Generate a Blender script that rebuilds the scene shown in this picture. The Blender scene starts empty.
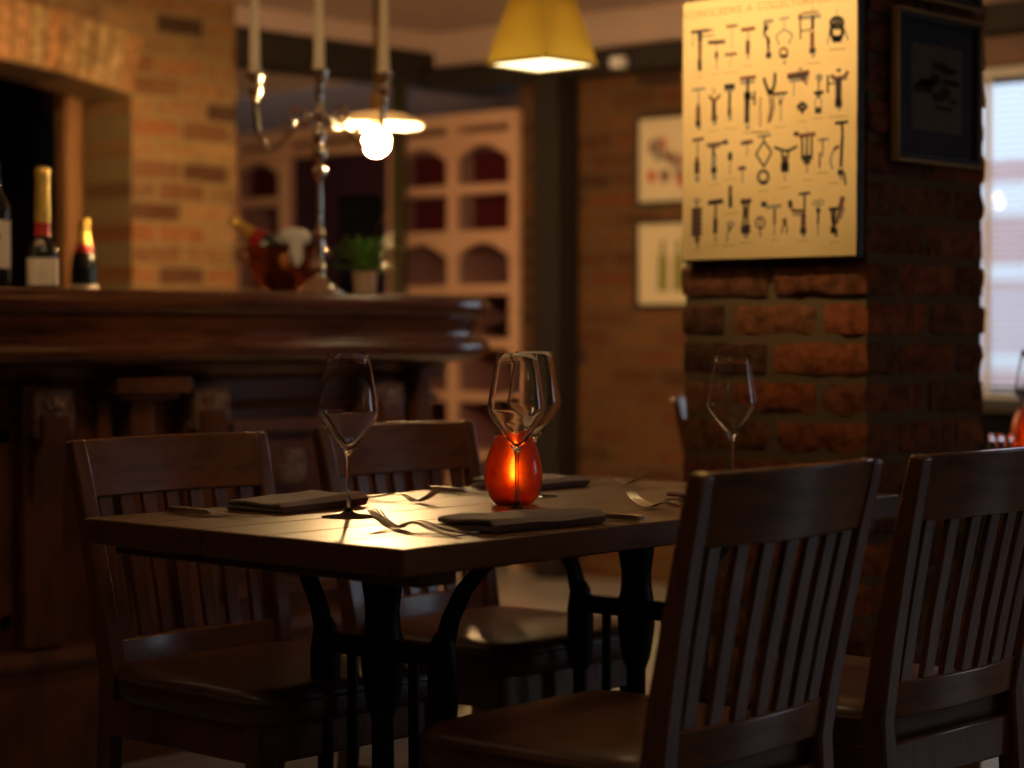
import bpy, bmesh, math, random
from mathutils import Vector, Matrix, noise
random.seed(7)
PI = math.pi
SC = bpy.context.scene
COL = SC.collection

# ------------------------------------------------------------------ materials
def new_mat(name):
    m = bpy.data.materials.new(name); m.use_nodes = True
    nt = m.node_tree; nt.nodes.clear()
    out = nt.nodes.new('ShaderNodeOutputMaterial')
    return m, nt, out

def principled(nt, out, **kw):
    p = nt.nodes.new('ShaderNodeBsdfPrincipled')
    for k, v in kw.items():
        k = {'base': 'Base Color', 'rough': 'Roughness', 'metal': 'Metallic', 'spec': 'Specular IOR Level', 'coat': 'Coat Weight',
             'coatr': 'Coat Roughness', 'trans': 'Transmission Weight', 'ior': 'IOR', 'sheen': 'Sheen Weight', 'sss': 'Subsurface Weight'}[k]
        if k == 'Base Color': v = (*v, 1)
        p.inputs[k].default_value = v
    nt.links.new(p.outputs[0], out.inputs[0])
    return p

def coords(nt, scale=(1, 1, 1), rot=(0, 0, 0), loc=(0, 0, 0)):
    tc = nt.nodes.new('ShaderNodeTexCoord'); mp = nt.nodes.new('ShaderNodeMapping')
    mp.inputs['Scale'].default_value = scale; mp.inputs['Rotation'].default_value = rot; mp.inputs['Location'].default_value = loc
    nt.links.new(tc.outputs['Object'], mp.inputs[0])
    return mp

def ramp(nt, fac, stops):
    r = nt.nodes.new('ShaderNodeValToRGB')
    cr = r.color_ramp
    while len(cr.elements) < len(stops): cr.elements.new(.5)
    for e, (p, c) in zip(cr.elements, stops):
        e.position = p; e.color = (*c, 1)
    nt.links.new(fac, r.inputs[0])
    return r

def noise_tex(nt, vec, scale, detail=3, rough=.5):
    n = nt.nodes.new('ShaderNodeTexNoise')
    n.inputs['Scale'].default_value = scale; n.inputs['Detail'].default_value = detail; n.inputs['Roughness'].default_value = rough
    if vec is not None: nt.links.new(vec.outputs[0], n.inputs['Vector'])
    return n

def bump(nt, p, h, strength=.3, dist=.01):
    b = nt.nodes.new('ShaderNodeBump'); b.inputs['Strength'].default_value = strength; b.inputs['Distance'].default_value = dist
    nt.links.new(h, b.inputs['Height']); nt.links.new(b.outputs[0], p.inputs['Normal'])

def plain(name, c, rough=.5, metal=0, **kw):
    m, nt, out = new_mat(name)
    p = principled(nt, out, base=c, rough=rough, metal=metal, **kw)
    n = noise_tex(nt, coords(nt), 30, 3)
    mx = nt.nodes.new('ShaderNodeMapRange'); mx.inputs['To Min'].default_value = max(0, rough - .05); mx.inputs['To Max'].default_value = min(1, rough + .07)
    nt.links.new(n.outputs[0], mx.inputs[0]); nt.links.new(mx.outputs[0], p.inputs['Roughness'])
    return m

def wood(name, c1, c2, rough=.35, scale=(3, 3, 40), coat=.2, spec=.5):
    """scale: small along the grain, large across it"""
    m, nt, out = new_mat(name)
    p = principled(nt, out, base=c1, rough=rough, coat=coat, coatr=.13, spec=spec)
    mp = coords(nt, scale)
    n = noise_tex(nt, mp, 1.0, 6, .65)
    r = ramp(nt, n.outputs[0], [(.3, c1), (.55, c2), (.75, c1)])
    nt.links.new(r.outputs[0], p.inputs['Base Color'])
    bump(nt, p, n.outputs[0], .12, .003)
    return m

def brick_mat(name, cols, mortar, plane='XZ', sc=1.0):
    m, nt, out = new_mat(name)
    p = principled(nt, out, base=cols[0], rough=.85, spec=.25)
    tc = nt.nodes.new('ShaderNodeTexCoord'); sp = nt.nodes.new('ShaderNodeSeparateXYZ'); cb = nt.nodes.new('ShaderNodeCombineXYZ')
    nt.links.new(tc.outputs['Object'], sp.inputs[0])
    a = {'XZ': ('X', 'Z'), 'YZ': ('Y', 'Z')}[plane]
    nt.links.new(sp.outputs[a[0]], cb.inputs[0]); nt.links.new(sp.outputs[a[1]], cb.inputs[1])
    wob = noise_tex(nt, cb, 9, 2)
    add = nt.nodes.new('ShaderNodeVectorMath'); add.operation = 'MULTIPLY_ADD'
    add.inputs[1].default_value = (.02, .02, 0); nt.links.new(wob.outputs['Color'], add.inputs[0]); nt.links.new(cb.outputs[0], add.inputs[2])
    b = nt.nodes.new('ShaderNodeTexBrick')
    b.inputs['Scale'].default_value = 1; b.inputs['Brick Width'].default_value = .25; b.inputs['Row Height'].default_value = .083
    b.inputs['Mortar Size'].default_value = .009; b.inputs['Mortar Smooth'].default_value = .3
    b.inputs['Color1'].default_value = (0, 0, 0, 1); b.inputs['Color2'].default_value = (1, 1, 1, 1); b.inputs['Mortar'].default_value = (.5, .5, .5, 1)
    nt.links.new(add.outputs[0], b.inputs['Vector'])
    r = ramp(nt, b.outputs['Color'], [(i / (len(cols) - 1), c) for i, c in enumerate(cols)])
    n2 = noise_tex(nt, cb, 22, 4)
    mul = nt.nodes.new('ShaderNodeMix'); mul.data_type = 'RGBA'; mul.blend_type = 'MULTIPLY'; mul.inputs['Factor'].default_value = .55
    nt.links.new(r.outputs[0], mul.inputs['A'])
    rr = ramp(nt, n2.outputs[0], [(.3, (.35, .35, .35)), (.65, (1, 1, 1))]); nt.links.new(rr.outputs[0], mul.inputs['B'])
    mx = nt.nodes.new('ShaderNodeMix'); mx.data_type = 'RGBA'; mx.inputs['B'].default_value = (*mortar, 1)
    nt.links.new(b.outputs['Fac'], mx.inputs['Factor']); nt.links.new(mul.outputs['Result'], mx.inputs['A'])
    nt.links.new(mx.outputs['Result'], p.inputs['Base Color'])
    inv = nt.nodes.new('ShaderNodeMath'); inv.operation = 'MULTIPLY_ADD'; inv.inputs[1].default_value = -1; inv.inputs[2].default_value = 1
    nt.links.new(b.outputs['Fac'], inv.inputs[0])
    ad = nt.nodes.new('ShaderNodeMath'); ad.operation = 'MULTIPLY_ADD'; ad.inputs[1].default_value = .35
    nt.links.new(n2.outputs[0], ad.inputs[0]); nt.links.new(inv.outputs[0], ad.inputs[2])
    bump(nt, p, ad.outputs[0], .8, .012)
    return m

def island_brick(name, cols):
    m, nt, out = new_mat(name)
    p = principled(nt, out, base=cols[0], rough=.85, spec=.25)
    g = nt.nodes.new('ShaderNodeNewGeometry')
    r = ramp(nt, g.outputs['Random Per Island'], [(i / (len(cols) - 1), c) for i, c in enumerate(cols)])
    n = noise_tex(nt, coords(nt), 28, 5, .7)
    rr = ramp(nt, n.outputs[0], [(.38, (.25, .2, .18)), (.6, (1.15, 1.1, 1.05))])
    mul = nt.nodes.new('ShaderNodeMix'); mul.data_type = 'RGBA'; mul.blend_type = 'MULTIPLY'; mul.inputs['Factor'].default_value = .75
    nt.links.new(r.outputs[0], mul.inputs['A']); nt.links.new(rr.outputs[0], mul.inputs['B'])
    nt.links.new(mul.outputs['Result'], p.inputs['Base Color'])
    n3 = noise_tex(nt, coords(nt), 70, 4, .7)
    bump(nt, p, n3.outputs[0], .7, .006)
    return m

def emit(name, c, s):
    m, nt, out = new_mat(name)
    e = nt.nodes.new('ShaderNodeEmission'); e.inputs[0].default_value = (*c, 1); e.inputs[1].default_value = s
    nt.links.new(e.outputs[0], out.inputs[0])
    return m

def translucent(name, c, tc, mixf=.5, gloss=.05, rough=.4, noisy=False, transparent=0.0):
    m, nt, out = new_mat(name)
    d = nt.nodes.new('ShaderNodeBsdfDiffuse'); d.inputs[0].default_value = (*c, 1)
    t = nt.nodes.new('ShaderNodeBsdfTranslucent'); t.inputs[0].default_value = (*tc, 1)
    if noisy:
        n = noise_tex(nt, coords(nt), 45, 4, .7)
        r = ramp(nt, n.outputs[0], [(.3, tuple(x * .45 for x in tc)), (.7, tc)]); nt.links.new(r.outputs[0], t.inputs[0])
    mx = nt.nodes.new('ShaderNodeMixShader'); mx.inputs[0].default_value = mixf
    nt.links.new(d.outputs[0], mx.inputs[1]); nt.links.new(t.outputs[0], mx.inputs[2])
    last = mx
    if transparent:
        tr = nt.nodes.new('ShaderNodeBsdfTransparent'); tr.inputs[0].default_value = (*tc, 1)
        m3 = nt.nodes.new('ShaderNodeMixShader'); m3.inputs[0].default_value = transparent
        nt.links.new(last.outputs[0], m3.inputs[1]); nt.links.new(tr.outputs[0], m3.inputs[2]); last = m3
    g = nt.nodes.new('ShaderNodeBsdfGlossy'); g.inputs['Roughness'].default_value = rough; g.inputs[0].default_value = (1, 1, 1, 1)
    m2 = nt.nodes.new('ShaderNodeMixShader'); m2.inputs[0].default_value = gloss
    nt.links.new(last.outputs[0], m2.inputs[1]); nt.links.new(g.outputs[0], m2.inputs[2])
    nt.links.new(m2.outputs[0], out.inputs[0])
    return m

def pane_mat(name, tint=(1, 1, 1), ior=1.45):
    m, nt, out = new_mat(name)
    t = nt.nodes.new('ShaderNodeBsdfTransparent'); t.inputs[0].default_value = (*tint, 1)
    g = nt.nodes.new('ShaderNodeBsdfGlossy'); g.inputs['Roughness'].default_value = .02
    lw = nt.nodes.new('ShaderNodeFresnel'); lw.inputs[0].default_value = ior
    mx = nt.nodes.new('ShaderNodeMixShader'); ge = nt.nodes.new('ShaderNodeNewGeometry')
    fr = nt.nodes.new('ShaderNodeMath'); fr.operation = 'MULTIPLY_ADD'; fr.inputs[1].default_value = -1; fr.inputs[2].default_value = 1   # one reflection per sheet, on its front side
    nt.links.new(ge.outputs['Backfacing'], fr.inputs[0]); ml = nt.nodes.new('ShaderNodeMath'); ml.operation = 'MULTIPLY'
    nt.links.new(fr.outputs[0], ml.inputs[0]); nt.links.new(lw.outputs[0], ml.inputs[1])
    nt.links.new(ml.outputs[0], mx.inputs[0]); nt.links.new(t.outputs[0], mx.inputs[1]); nt.links.new(g.outputs[0], mx.inputs[2])
    nt.links.new(mx.outputs[0], out.inputs[0])
    return m

def glass_mat(name, c=(1, 1, 1), rough=0.0):
    m, nt, out = new_mat(name)
    p = principled(nt, out, base=c, rough=rough, trans=1.0, ior=1.36)
    return m

M = dict(
    chairwood=wood('chair wood', (.060, .019, .007), (.17, .058, .019), .32, (9, 60, 4), .5),
    crestwood=wood('crest wood', (.07, .022, .008), (.19, .064, .021), .28, (60, 5, 30), .5),
    barwood=wood('bar wood', (.05, .014, .007), (.17, .055, .022), .22, (30, 3, 22), .5),
    barfront=wood('bar front wood', (.06, .020, .009), (.18, .062, .024), .3, (8, 8, 3), .3),
    tabletop=wood('table wood', (.070, .026, .009), (.145, .060, .020), .35, (70, 5, 20), .1, .5),
    tableedge=wood('table edge wood', (.05, .018, .008), (.11, .04, .016), .4, (70, 5, 20), .1),
    leather=None,
    iron=plain('black iron', (.012, .012, .014), .42, .6),
    steel=plain('cutlery steel', (.82, .80, .74), .2, 1),
    silver=plain('silver', (.88, .82, .68), .06, 1),
    glass=glass_mat('clear glass'),
    mortar=plain('mortar', (.15, .102, .052), .95),
    plaster=plain('ceiling plaster', (.62, .47, .42), .9),
    plaster_dark=plain('brown painted plaster', (.10, .052, .028), .9),
    olive=plain('olive metal', (.09, .075, .035), .35, .5),
    blackwood=plain('black painted wood', (.012, .010, .010), .5),
    dark=plain('dark interior', (.01, .009, .009), .8),
    candle=translucent('candle wax', (.9, .86, .75), (.9, .8, .6), .3, .04),
    enamel=translucent('opal glass dish', (.85, .80, .70), (.95, .85, .65), .5, .05, .1),
    napkin=None,
    bottle=plain('dark bottle glass', (.008, .012, .008), .08),
    label=plain('cream label', (.88, .80, .64), .7),
    goldfoil=plain('gold foil', (.85, .58, .12), .3, .7),
    redfoil=plain('red foil', (.55, .03, .03), .35, .3),
    redlabel=plain('red label print', (.5, .08, .05), .6),
    rackwood=wood('pale cabinet wood', (.62, .36, .25), (.74, .46, .33), .4, (3, 3, 20), .1),
    rackback=plain('dark red cabinet lining', (.10, .02, .018), .6),
    pane=pane_mat('window glass'),
    bluepane=pane_mat('tinted cabinet glass', (.75, .72, .8)),
    whitepaint=plain('white paint', (.75, .76, .78), .45),
    slatpaint=plain('blind slat paint', (.62, .60, .60), .5),
    copper=plain('copper', (.42, .16, .05), .2, 1),
    cloth=plain('white cloth', (.85, .82, .74), .85),
    pot=plain('beige pot', (.62, .45, .30), .7),
    leaf=plain('green leaf', (.12, .34, .04), .45),
    yleaf=plain('yellow leaf', (.6, .42, .03), .5),
    soil=plain('potting soil', (.03, .02, .012), .95),
    goldframe=plain('gilt frame', (.40, .25, .09), .45, .6),
    mat_blue=plain('blue picture mount', (.02, .035, .07), .7),
    mat_cream=plain('cream picture mount', (.72, .62, .45), .8),
    paper_grey=plain('grey print paper', (.16, .15, .13), .8),
    ink=plain('dark ink', (.03, .022, .02), .8),
    inkbrown=plain('brown ink', (.16, .065, .045), .8),
    inkgrey=plain('grey ink', (.27, .235, .19), .8),
    inkfaint=plain('ochre ink', (.42, .26, .11), .8),
    inkgreen=plain('olive ink', (.22, .22, .05), .8),
    redbox=plain('wine crate red', (.22, .035, .03), .6),
    beam=plain('dark beam', (.018, .013, .011), .7),
    lintel=wood('window head wood', (.10, .035, .02), (.16, .06, .035), .5, (3, 3, 30), 0),
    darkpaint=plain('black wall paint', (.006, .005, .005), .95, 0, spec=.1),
    spotbulb=emit('spot bulb glow', (1, .70, .38), 600),
    bulb=emit('bulb glow', (1, .60, .25), 1400),
    shadeglow=emit('shade diffuser glow', (1, .80, .42), 4),
    flame=emit('candle flame', (1, .50, .10), 150),
    goldshade=translucent('gold pleated fabric', (.50, .33, .05), (.45, .28, .04), .4, .02),
    amber=None,
    tumbler=glass_mat('tumbler glass', (.95, .97, 1)),
    wax=translucent('tealight wax', (.9, .7, .4), (.9, .6, .3), .4, .02),
)
def leather():
    m, nt, out = new_mat('brown leather')
    p = principled(nt, out, base=(.09, .028, .014), rough=.40, spec=.6, coat=.25, coatr=.3)
    n = noise_tex(nt, coords(nt), 7, 4)
    r = ramp(nt, n.outputs[0], [(.3, (.075, .024, .013)), (.7, (.15, .052, .025))]); nt.links.new(r.outputs[0], p.inputs['Base Color'])
    v = nt.nodes.new('ShaderNodeTexVoronoi'); v.inputs['Scale'].default_value = 320; nt.links.new(coords(nt).outputs[0], v.inputs['Vector'])
    bump(nt, p, v.outputs['Distance'], .12, .001)
    return m
M['leather'] = leather()
def amber():
    m, nt, out = new_mat('amber glass')
    p = principled(nt, out, base=(.9, .22, .03), rough=.38, trans=1.0, ior=1.3, coat=.8, coatr=.04)
    n = noise_tex(nt, coords(nt), 40, 4, .7)
    r = ramp(nt, n.outputs[0], [(.3, (.62, .035, .004)), (.7, (.95, .19, .025))]); nt.links.new(r.outputs[0], p.inputs['Base Color'])
    bump(nt, p, n.outputs[0], .3, .002)
    return m
M['amber'] = amber()
def linen():
    m, nt, out = new_mat('taupe napkin linen')
    p = principled(nt, out, base=(.2, .15, .14), rough=.9, spec=.2, sheen=.2)
    n = noise_tex(nt, coords(nt), 900, 2)
    r = ramp(nt, n.outputs[0], [(.3, (.19, .145, .135)), (.7, (.27, .21, .195))]); nt.links.new(r.outputs[0], p.inputs['Base Color'])
    bump(nt, p, n.outputs[0], .2, .0006)
    return m
M['napkin'] = linen()
def poster_board():
    m, nt, out = new_mat('aged cream poster')
    p = principled(nt, out, base=(.74, .56, .28), rough=.55, spec=.3)
    n = noise_tex(nt, coords(nt), 5, 4)
    r = ramp(nt, n.outputs[0], [(.3, (.70, .52, .25)), (.7, (.78, .60, .31))]); nt.links.new(r.outputs[0], p.inputs['Base Color'])
    return m
M['poster'] = poster_board()
def floor_mat():
    m, nt, out = new_mat('stone floor')
    p = principled(nt, out, base=(.2, .18, .17), rough=.35, spec=.5)
    b = nt.nodes.new('ShaderNodeTexBrick'); b.offset = 0; b.inputs['Scale'].default_value = 1
    b.inputs['Brick Width'].default_value = .45; b.inputs['Row Height'].default_value = .45; b.inputs['Mortar Size'].default_value = .006
    b.inputs['Color1'].default_value = (.42, .40, .39, 1); b.inputs['Color2'].default_value = (.50, .48, .46, 1); b.inputs['Mortar'].default_value = (.08, .07, .06, 1)
    nt.links.new(coords(nt).outputs[0], b.inputs['Vector'])
    n = noise_tex(nt, coords(nt), 4, 5)
    mul = nt.nodes.new('ShaderNodeMix'); mul.data_type = 'RGBA'; mul.blend_type = 'MULTIPLY'; mul.inputs['Factor'].default_value = .5
    nt.links.new(b.outputs['Color'], mul.inputs['A']); nt.links.new(n.outputs['Color'], mul.inputs['B'])
    nt.links.new(mul.outputs['Result'], p.inputs['Base Color'])
    bump(nt, p, b.outputs['Fac'], -.2, .003)
    return m
M['floor'] = floor_mat()
def facade_mat():
    m, nt, out = new_mat('pink brick facade with pale bands')
    p = principled(nt, out, base=(.6, .4, .38), rough=.9)
    tc = nt.nodes.new('ShaderNodeTexCoord'); sp = nt.nodes.new('ShaderNodeSeparateXYZ'); nt.links.new(tc.outputs['Object'], sp.inputs[0])
    mr = nt.nodes.new('ShaderNodeMapRange'); mr.inputs['From Min'].default_value = 0; mr.inputs['From Max'].default_value = 4
    nt.links.new(sp.outputs['Z'], mr.inputs[0])
    pk, wh, pl = (.62, .42, .42), (.88, .95, 1.0), (.68, .58, .63)
    z = [(.0, pl), (.70, pk), (.80, wh), (.90, pl), (1.30, pk), (1.36, wh), (1.46, pk), (1.78, wh), (1.98, pk), (2.12, wh), (3.2, wh)]
    r = ramp(nt, mr.outputs[0], [(a / 4, c) for a, c in z]); r.color_ramp.interpolation = 'CONSTANT'
    nt.links.new(r.outputs[0], p.inputs['Base Color'])
    return m
M['facade'] = facade_mat()
BR = [(.10, .042, .022), (.30, .12, .045), (.36, .20, .08), (.19, .08, .035), (.38, .22, .09), (.08, .04, .028), (.30, .13, .05)]
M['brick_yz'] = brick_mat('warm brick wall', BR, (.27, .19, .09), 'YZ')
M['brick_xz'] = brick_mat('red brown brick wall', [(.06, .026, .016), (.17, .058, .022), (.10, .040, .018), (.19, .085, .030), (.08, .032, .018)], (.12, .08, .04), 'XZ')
M['pbrick'] = island_brick('pillar brick', [(.20, .075, .035), (.34, .10, .038), (.15, .06, .032), (.38, .115, .04), (.24, .10, .045), (.11, .05, .032), (.32, .13, .05)])
M['vbrick'] = island_brick('arch brick', [(.44, .26, .10), (.48, .30, .15), (.50, .24, .10), (.40, .30, .14), (.52, .36, .17), (.42, .20, .08)])

# ------------------------------------------------------------------ mesh helpers
class MB:
    def __init__(s): s.v = []; s.f = []; s.mi = []; s.cur = 0
    def add(s, vs, fs):
        o = len(s.v); s.v += [tuple(v) for v in vs]; s.f += [tuple(i + o for i in f) for f in fs]; s.mi += [s.cur] * len(fs); return s
    def box(s, x0, x1, y0, y1, z0, z1):
        if x0 > x1: x0, x1 = x1, x0
        if y0 > y1: y0, y1 = y1, y0
        vs = [(x, y, z) for z in (z0, z1) for y in (y0, y1) for x in (x0, x1)]
        return s.add(vs, [(0, 2, 3, 1), (4, 5, 7, 6), (0, 1, 5, 4), (2, 6, 7, 3), (0, 4, 6, 2), (1, 3, 7, 5)])
    def obox(s, mat, sx, sy, sz):
        vs = [mat @ Vector((x * sx / 2, y * sy / 2, z * sz / 2)) for z in (-1, 1) for y in (-1, 1) for x in (-1, 1)]
        return s.add(vs, [(0, 2, 3, 1), (4, 5, 7, 6), (0, 1, 5, 4), (2, 6, 7, 3), (0, 4, 6, 2), (1, 3, 7, 5)])
    def sections(s, secs, cap=True, closed=True):
        n = len(secs[0]); vs = [v for sec in secs for v in sec]; fs = []
        for i in range(len(secs) - 1):
            for j in range(n if closed else n - 1):
                k = (j + 1) % n
                fs.append((i * n + j, i * n + k, (i + 1) * n + k, (i + 1) * n + j))
        if cap:
            fs.append(tuple(range(n - 1, -1, -1))); fs.append(tuple((len(secs) - 1) * n + j for j in range(n)))
        return s.add(vs, fs)
    def bar(s, pts, w, t, wdir=(0, 1, 0)):
        """rectangular bar through pts; w along wdir, t across; w, t may be lists"""
        secs = []; P = [Vector(p) for p in pts]; W = Vector(wdir).normalized()
        for i, p in enumerate(P):
            a = P[max(0, i - 1)]; b = P[min(len(P) - 1, i + 1)]
            d = (b - a).normalized(); wd = (W - d * W.dot(d)).normalized(); td = d.cross(wd)
            ww = w[i] if isinstance(w, (list, tuple)) else w; tt = t[i] if isinstance(t, (list, tuple)) else t
            secs.append([p + wd * ww / 2 + td * tt / 2, p - wd * ww / 2 + td * tt / 2, p - wd * ww / 2 - td * tt / 2, p + wd * ww / 2 - td * tt / 2])
        return s.sections(secs)
    def tube(s, pts, r, seg=10, cap=True):
        P = [Vector(p) for p in pts]; secs = []; prev = None
        for i, p in enumerate(P):
            d = (P[min(len(P) - 1, i + 1)] - P[max(0, i - 1)]).normalized()
            if prev is None:
                prev = d.orthogonal().normalized()
            u = (prev - d * prev.dot(d)).normalized(); prev = u; w = d.cross(u)
            rr = r[i] if isinstance(r, (list, tuple)) else r
            secs.append([p + (u * math.cos(2 * PI * k / seg) + w * math.sin(2 * PI * k / seg)) * rr for k in range(seg)])
        return s.sections(secs, cap)
    def lathe(s, prof, seg=32, c=(0, 0, 0), cap=True):
        secs = [[(c[0] + r * math.cos(2 * PI * k / seg), c[1] + r * math.sin(2 * PI * k / seg), c[2] + z) for k in range(seg)] for r, z in prof]
        return s.sections(secs, cap)
    def ball(s, c, r, seg=12, sc=(1, 1, 1), rot=None):
        secs = []
        n = max(6, seg // 2)
        for i in range(n + 1):
            a = -PI / 2 + PI * i / n; rr = max(1e-5, math.cos(a)); row = []
            for k in range(seg):
                v = Vector((rr * math.cos(2 * PI * k / seg) * r * sc[0], rr * math.sin(2 * PI * k / seg) * r * sc[1], math.sin(a) * r * sc[2]))
                if rot: v = rot @ v
                row.append(v + Vector(c))
            secs.append(row)
        return s.sections(secs, False)
    def prism(s, poly, ax, a, b):
        def P(p, q):
            return {'x': (q, p[0], p[1]), 'y': (p[0], q, p[1]), 'z': (p[0], p[1], q)}[ax]
        return s.sections([[P(p, a) for p in poly], [P(p, b) for p in poly]])
    def make(s, name, mat, parent=None, smooth=False, bevel=0, seg=2, loc=None, rot=None, autos=None):
        me = bpy.data.meshes.new(name); me.from_pydata(s.v, [], s.f)
        mats = mat if isinstance(mat, (list, tuple)) else [mat]
        for m in mats: me.materials.append(m)
        for p, i in zip(me.polygons, s.mi): p.material_index = i
        bm = bmesh.new(); bm.from_mesh(me); bmesh.ops.recalc_face_normals(bm, faces=bm.faces); bm.to_mesh(me); bm.free()
        o = bpy.data.objects.new(name, me); COL.objects.link(o)
        if parent: o.parent = parent
        if loc: o.location = loc
        if rot: o.rotation_euler = rot
        if smooth:
            for p in me.polygons: p.use_smooth = True
            if autos is not False:
                me.set_sharp_from_angle(angle=math.radians(autos or 40))
        if bevel:
            b = o.modifiers.new('edge', 'BEVEL'); b.width = bevel; b.segments = seg; b.limit_method = 'ANGLE'; b.angle_limit = math.radians(35)
            for p in me.polygons: p.use_smooth = True
            me.set_sharp_from_angle(angle=math.radians(50))
            b.harden_normals = False
        return o

def thing(name, label, cat, loc=(0, 0, 0), rz=0, group=None):
    o = bpy.data.objects.new(name, None); COL.objects.link(o); o.location = loc; o.rotation_euler = (0, 0, rz); o.empty_display_size = .1
    return tag(o, label, cat, group)
def tag(o, label, cat, group=None):
    o['label'] = label; o['category'] = cat
    if group: o['group'] = group
    return o
def struct(o, label=None):
    o['kind'] = 'structure'
    if label: o['label'] = label; o['category'] = o.name.split('_')[0].split('.')[0]
    return o
def dup(root, loc, rz, label, group=None):
    def cp(o, par):
        c = o.copy(); COL.objects.link(c)
        if par is not None: c.parent = par
        for ch in [x for x in ALLCH.get(o.name, [])]: cp(ch, c)
        return c
    global ALLCH
    ALLCH = {}
    for x in COL.objects:
        if x.parent: ALLCH.setdefault(x.parent.name, []).append(x)
    r = cp(root, None); r.location = loc; r.rotation_euler = (0, 0, rz); r['label'] = label
    if group: r['group'] = group
    return r

# ------------------------------------------------------------------ camera   (room axes: X right-to-near, Y into the room)
TH = math.radians(41.96)
cam = bpy.data.cameras.new('camera'); co = bpy.data.objects.new('camera', cam); COL.objects.link(co); SC.camera = co
co.location = (0, 0, 1.06); co.rotation_euler = (math.radians(90 - 1.473), 0, TH)
cam.sensor_width = 36; cam.lens = 36 * 2100 / 1024; cam.clip_start = .05
cam.dof.use_dof = True; cam.dof.focus_distance = 3.52; cam.dof.aperture_fstop = cam.lens / 32.0
FP = 2100.0
def at_X(px, X):
    """Y on the plane X=const seen in column px"""
    u = (px - 512) / FP; c, s = math.cos(TH), math.sin(TH)
    return -X * (c + s * u) / (s - c * u)
def at_Y(px, Y):
    u = (px - 512) / FP; c, s = math.cos(TH), math.sin(TH)
    return -Y * (s - c * u) / (c + s * u)

# ------------------------------------------------------------------ room shell
CEIL = 2.40; XL = -6.6; XR = 1.7; YF = 6.9; YN = -1.6; XB = -9.6
struct(MB().box(XB - .3, XR + .3, YN - .3, YF + .3, -.1, 0).make('floor', M['floor']))
struct(MB().box(XB - .3, XR + .3, YN - .3, YF + .3, CEIL, CEIL + .1).make('ceiling', M['plaster']))
# left wall of yellow brick, segmental arch opening
Y1 = 3.35; Y2 = 5.12; ZS = 1.975; RISE = .09
def arch_pts(n=14, y1=Y1, y2=Y2, zs=ZS, rise=RISE, off=0):
    L = (y2 - y1) / 2; R = (L * L + rise * rise) / (2 * rise); yc = (y1 + y2) / 2; zc = zs + rise - R
    a = math.asin(L / R)
    return [(yc + (R + off) * math.sin(-a + 2 * a * i / n), zc + (R + off) * math.cos(-a + 2 * a * i / n)) for i in range(n + 1)], a
ap, aa = arch_pts()
w = MB()
w.box(-6.9, XL, YN, Y1, 0, CEIL); w.box(-6.9, XL, Y2, 5.65, 0, CEIL)
for i in range(len(ap) - 1):
    w.prism([ap[i], ap[i + 1], (ap[i + 1][0], CEIL), (ap[i][0], CEIL)], 'x', -6.9, XL)
w.box(-6.9, XL, Y1, Y2, 0, .9)
struct(w.make('wall_left', M['brick_yz']))
v = MB(); n = 25
a0, _ = arch_pts(n, off=.003); a1, _ = arch_pts(n, off=.235)
for i in range(n):
    g = .06
    q = [Vector(a0[i]).lerp(Vector(a0[i + 1]), g), Vector(a0[i]).lerp(Vector(a0[i + 1]), 1 - g), Vector(a1[i]).lerp(Vector(a1[i + 1]), 1 - g), Vector(a1[i]).lerp(Vector(a1[i + 1]), g)]
    j = random.uniform(0, .008)
    v.prism([(p[0], p[1]) for p in q], 'x', XL - .02, XL + .012 + j)
struct(v.make('trim_1', M['vbrick'], bevel=.006), 'ring of upright yellow bricks over the arched opening')
# room behind the arch
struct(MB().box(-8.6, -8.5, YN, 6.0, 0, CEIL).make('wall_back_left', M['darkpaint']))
tr = MB(); tr.box(-7.0, -6.93, at_X(88, -6.95) - .115, at_X(88, -6.95), .9, 2.2)
struct(tr.make('trim_2', wood('post wood', (.20, .085, .03), (.32, .15, .055), .5, (8, 8, 3), 0), bevel=.004), 'upright timber post inside the arched opening')
# far wall with a row of windows
WZ0, WZ1 = .80, 2.02
WX0, WX1 = -4.12, -2.45
wins = [(.15, 1.45)]
CX1 = -6.15
w = MB(); w.box(CX1, WX0, YF, YF + .2, 0, CEIL); w.box(WX0, XR + .2, YF, YF + .2, 0, WZ0 - .04); w.box(WX0, XR + .2, YF, YF + .2, WZ1, CEIL)
ys = [WX1, .15, 1.45, XR + .2]
for i in range(0, 4, 2): w.box(ys[i], ys[i + 1], YF, YF + .2, WZ0 - .04, WZ1)
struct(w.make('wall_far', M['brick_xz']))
struct(MB().box(XB, XR, YF - .06, YF - .001, 2.22, CEIL - .002).make('trim_9', M['plaster']), 'plaster band above the beam of the far wall')
struct(MB().box(XB - .15, CX1, YF + .55, YF + .65, 0, CEIL).make('wall_alcove', M['plaster_dark']))
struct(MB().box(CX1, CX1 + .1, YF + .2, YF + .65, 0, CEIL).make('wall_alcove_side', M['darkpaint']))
struct(MB().box(-6.61, XR, YF - .16, YF - .001, 2.13, 2.225).make('trim_3', M['beam'], bevel=.006), 'dark beam running along the top of the far brick wall')
struct(MB().box(-6.86, -6.62, 5.66, YF + .5, 2.17, 2.31).make('trim_4', M['beam'], bevel=.006), 'dark beam running from the brick arch wall to the far wall')
struct(MB().box(-6.85, -6.63, 5.66, YF + .5, 2.31, CEIL - .002).make('trim_5', M['plaster']), 'plaster band above the dark beam by the arch wall')
struct(MB().box(-5.945, -5.805, YF - .16, YF - .02, 0, 2.13).make('trim_6', M['beam'], bevel=.006), 'black upright post against the far brick wall')
yq = at_X(399, -6.70)
struct(MB().box(-6.725, -6.675, yq - .025, yq + .025, 0, 2.169).make('trim_10', M['olive'], bevel=.004), 'slender dark olive metal post behind the bar')
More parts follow.
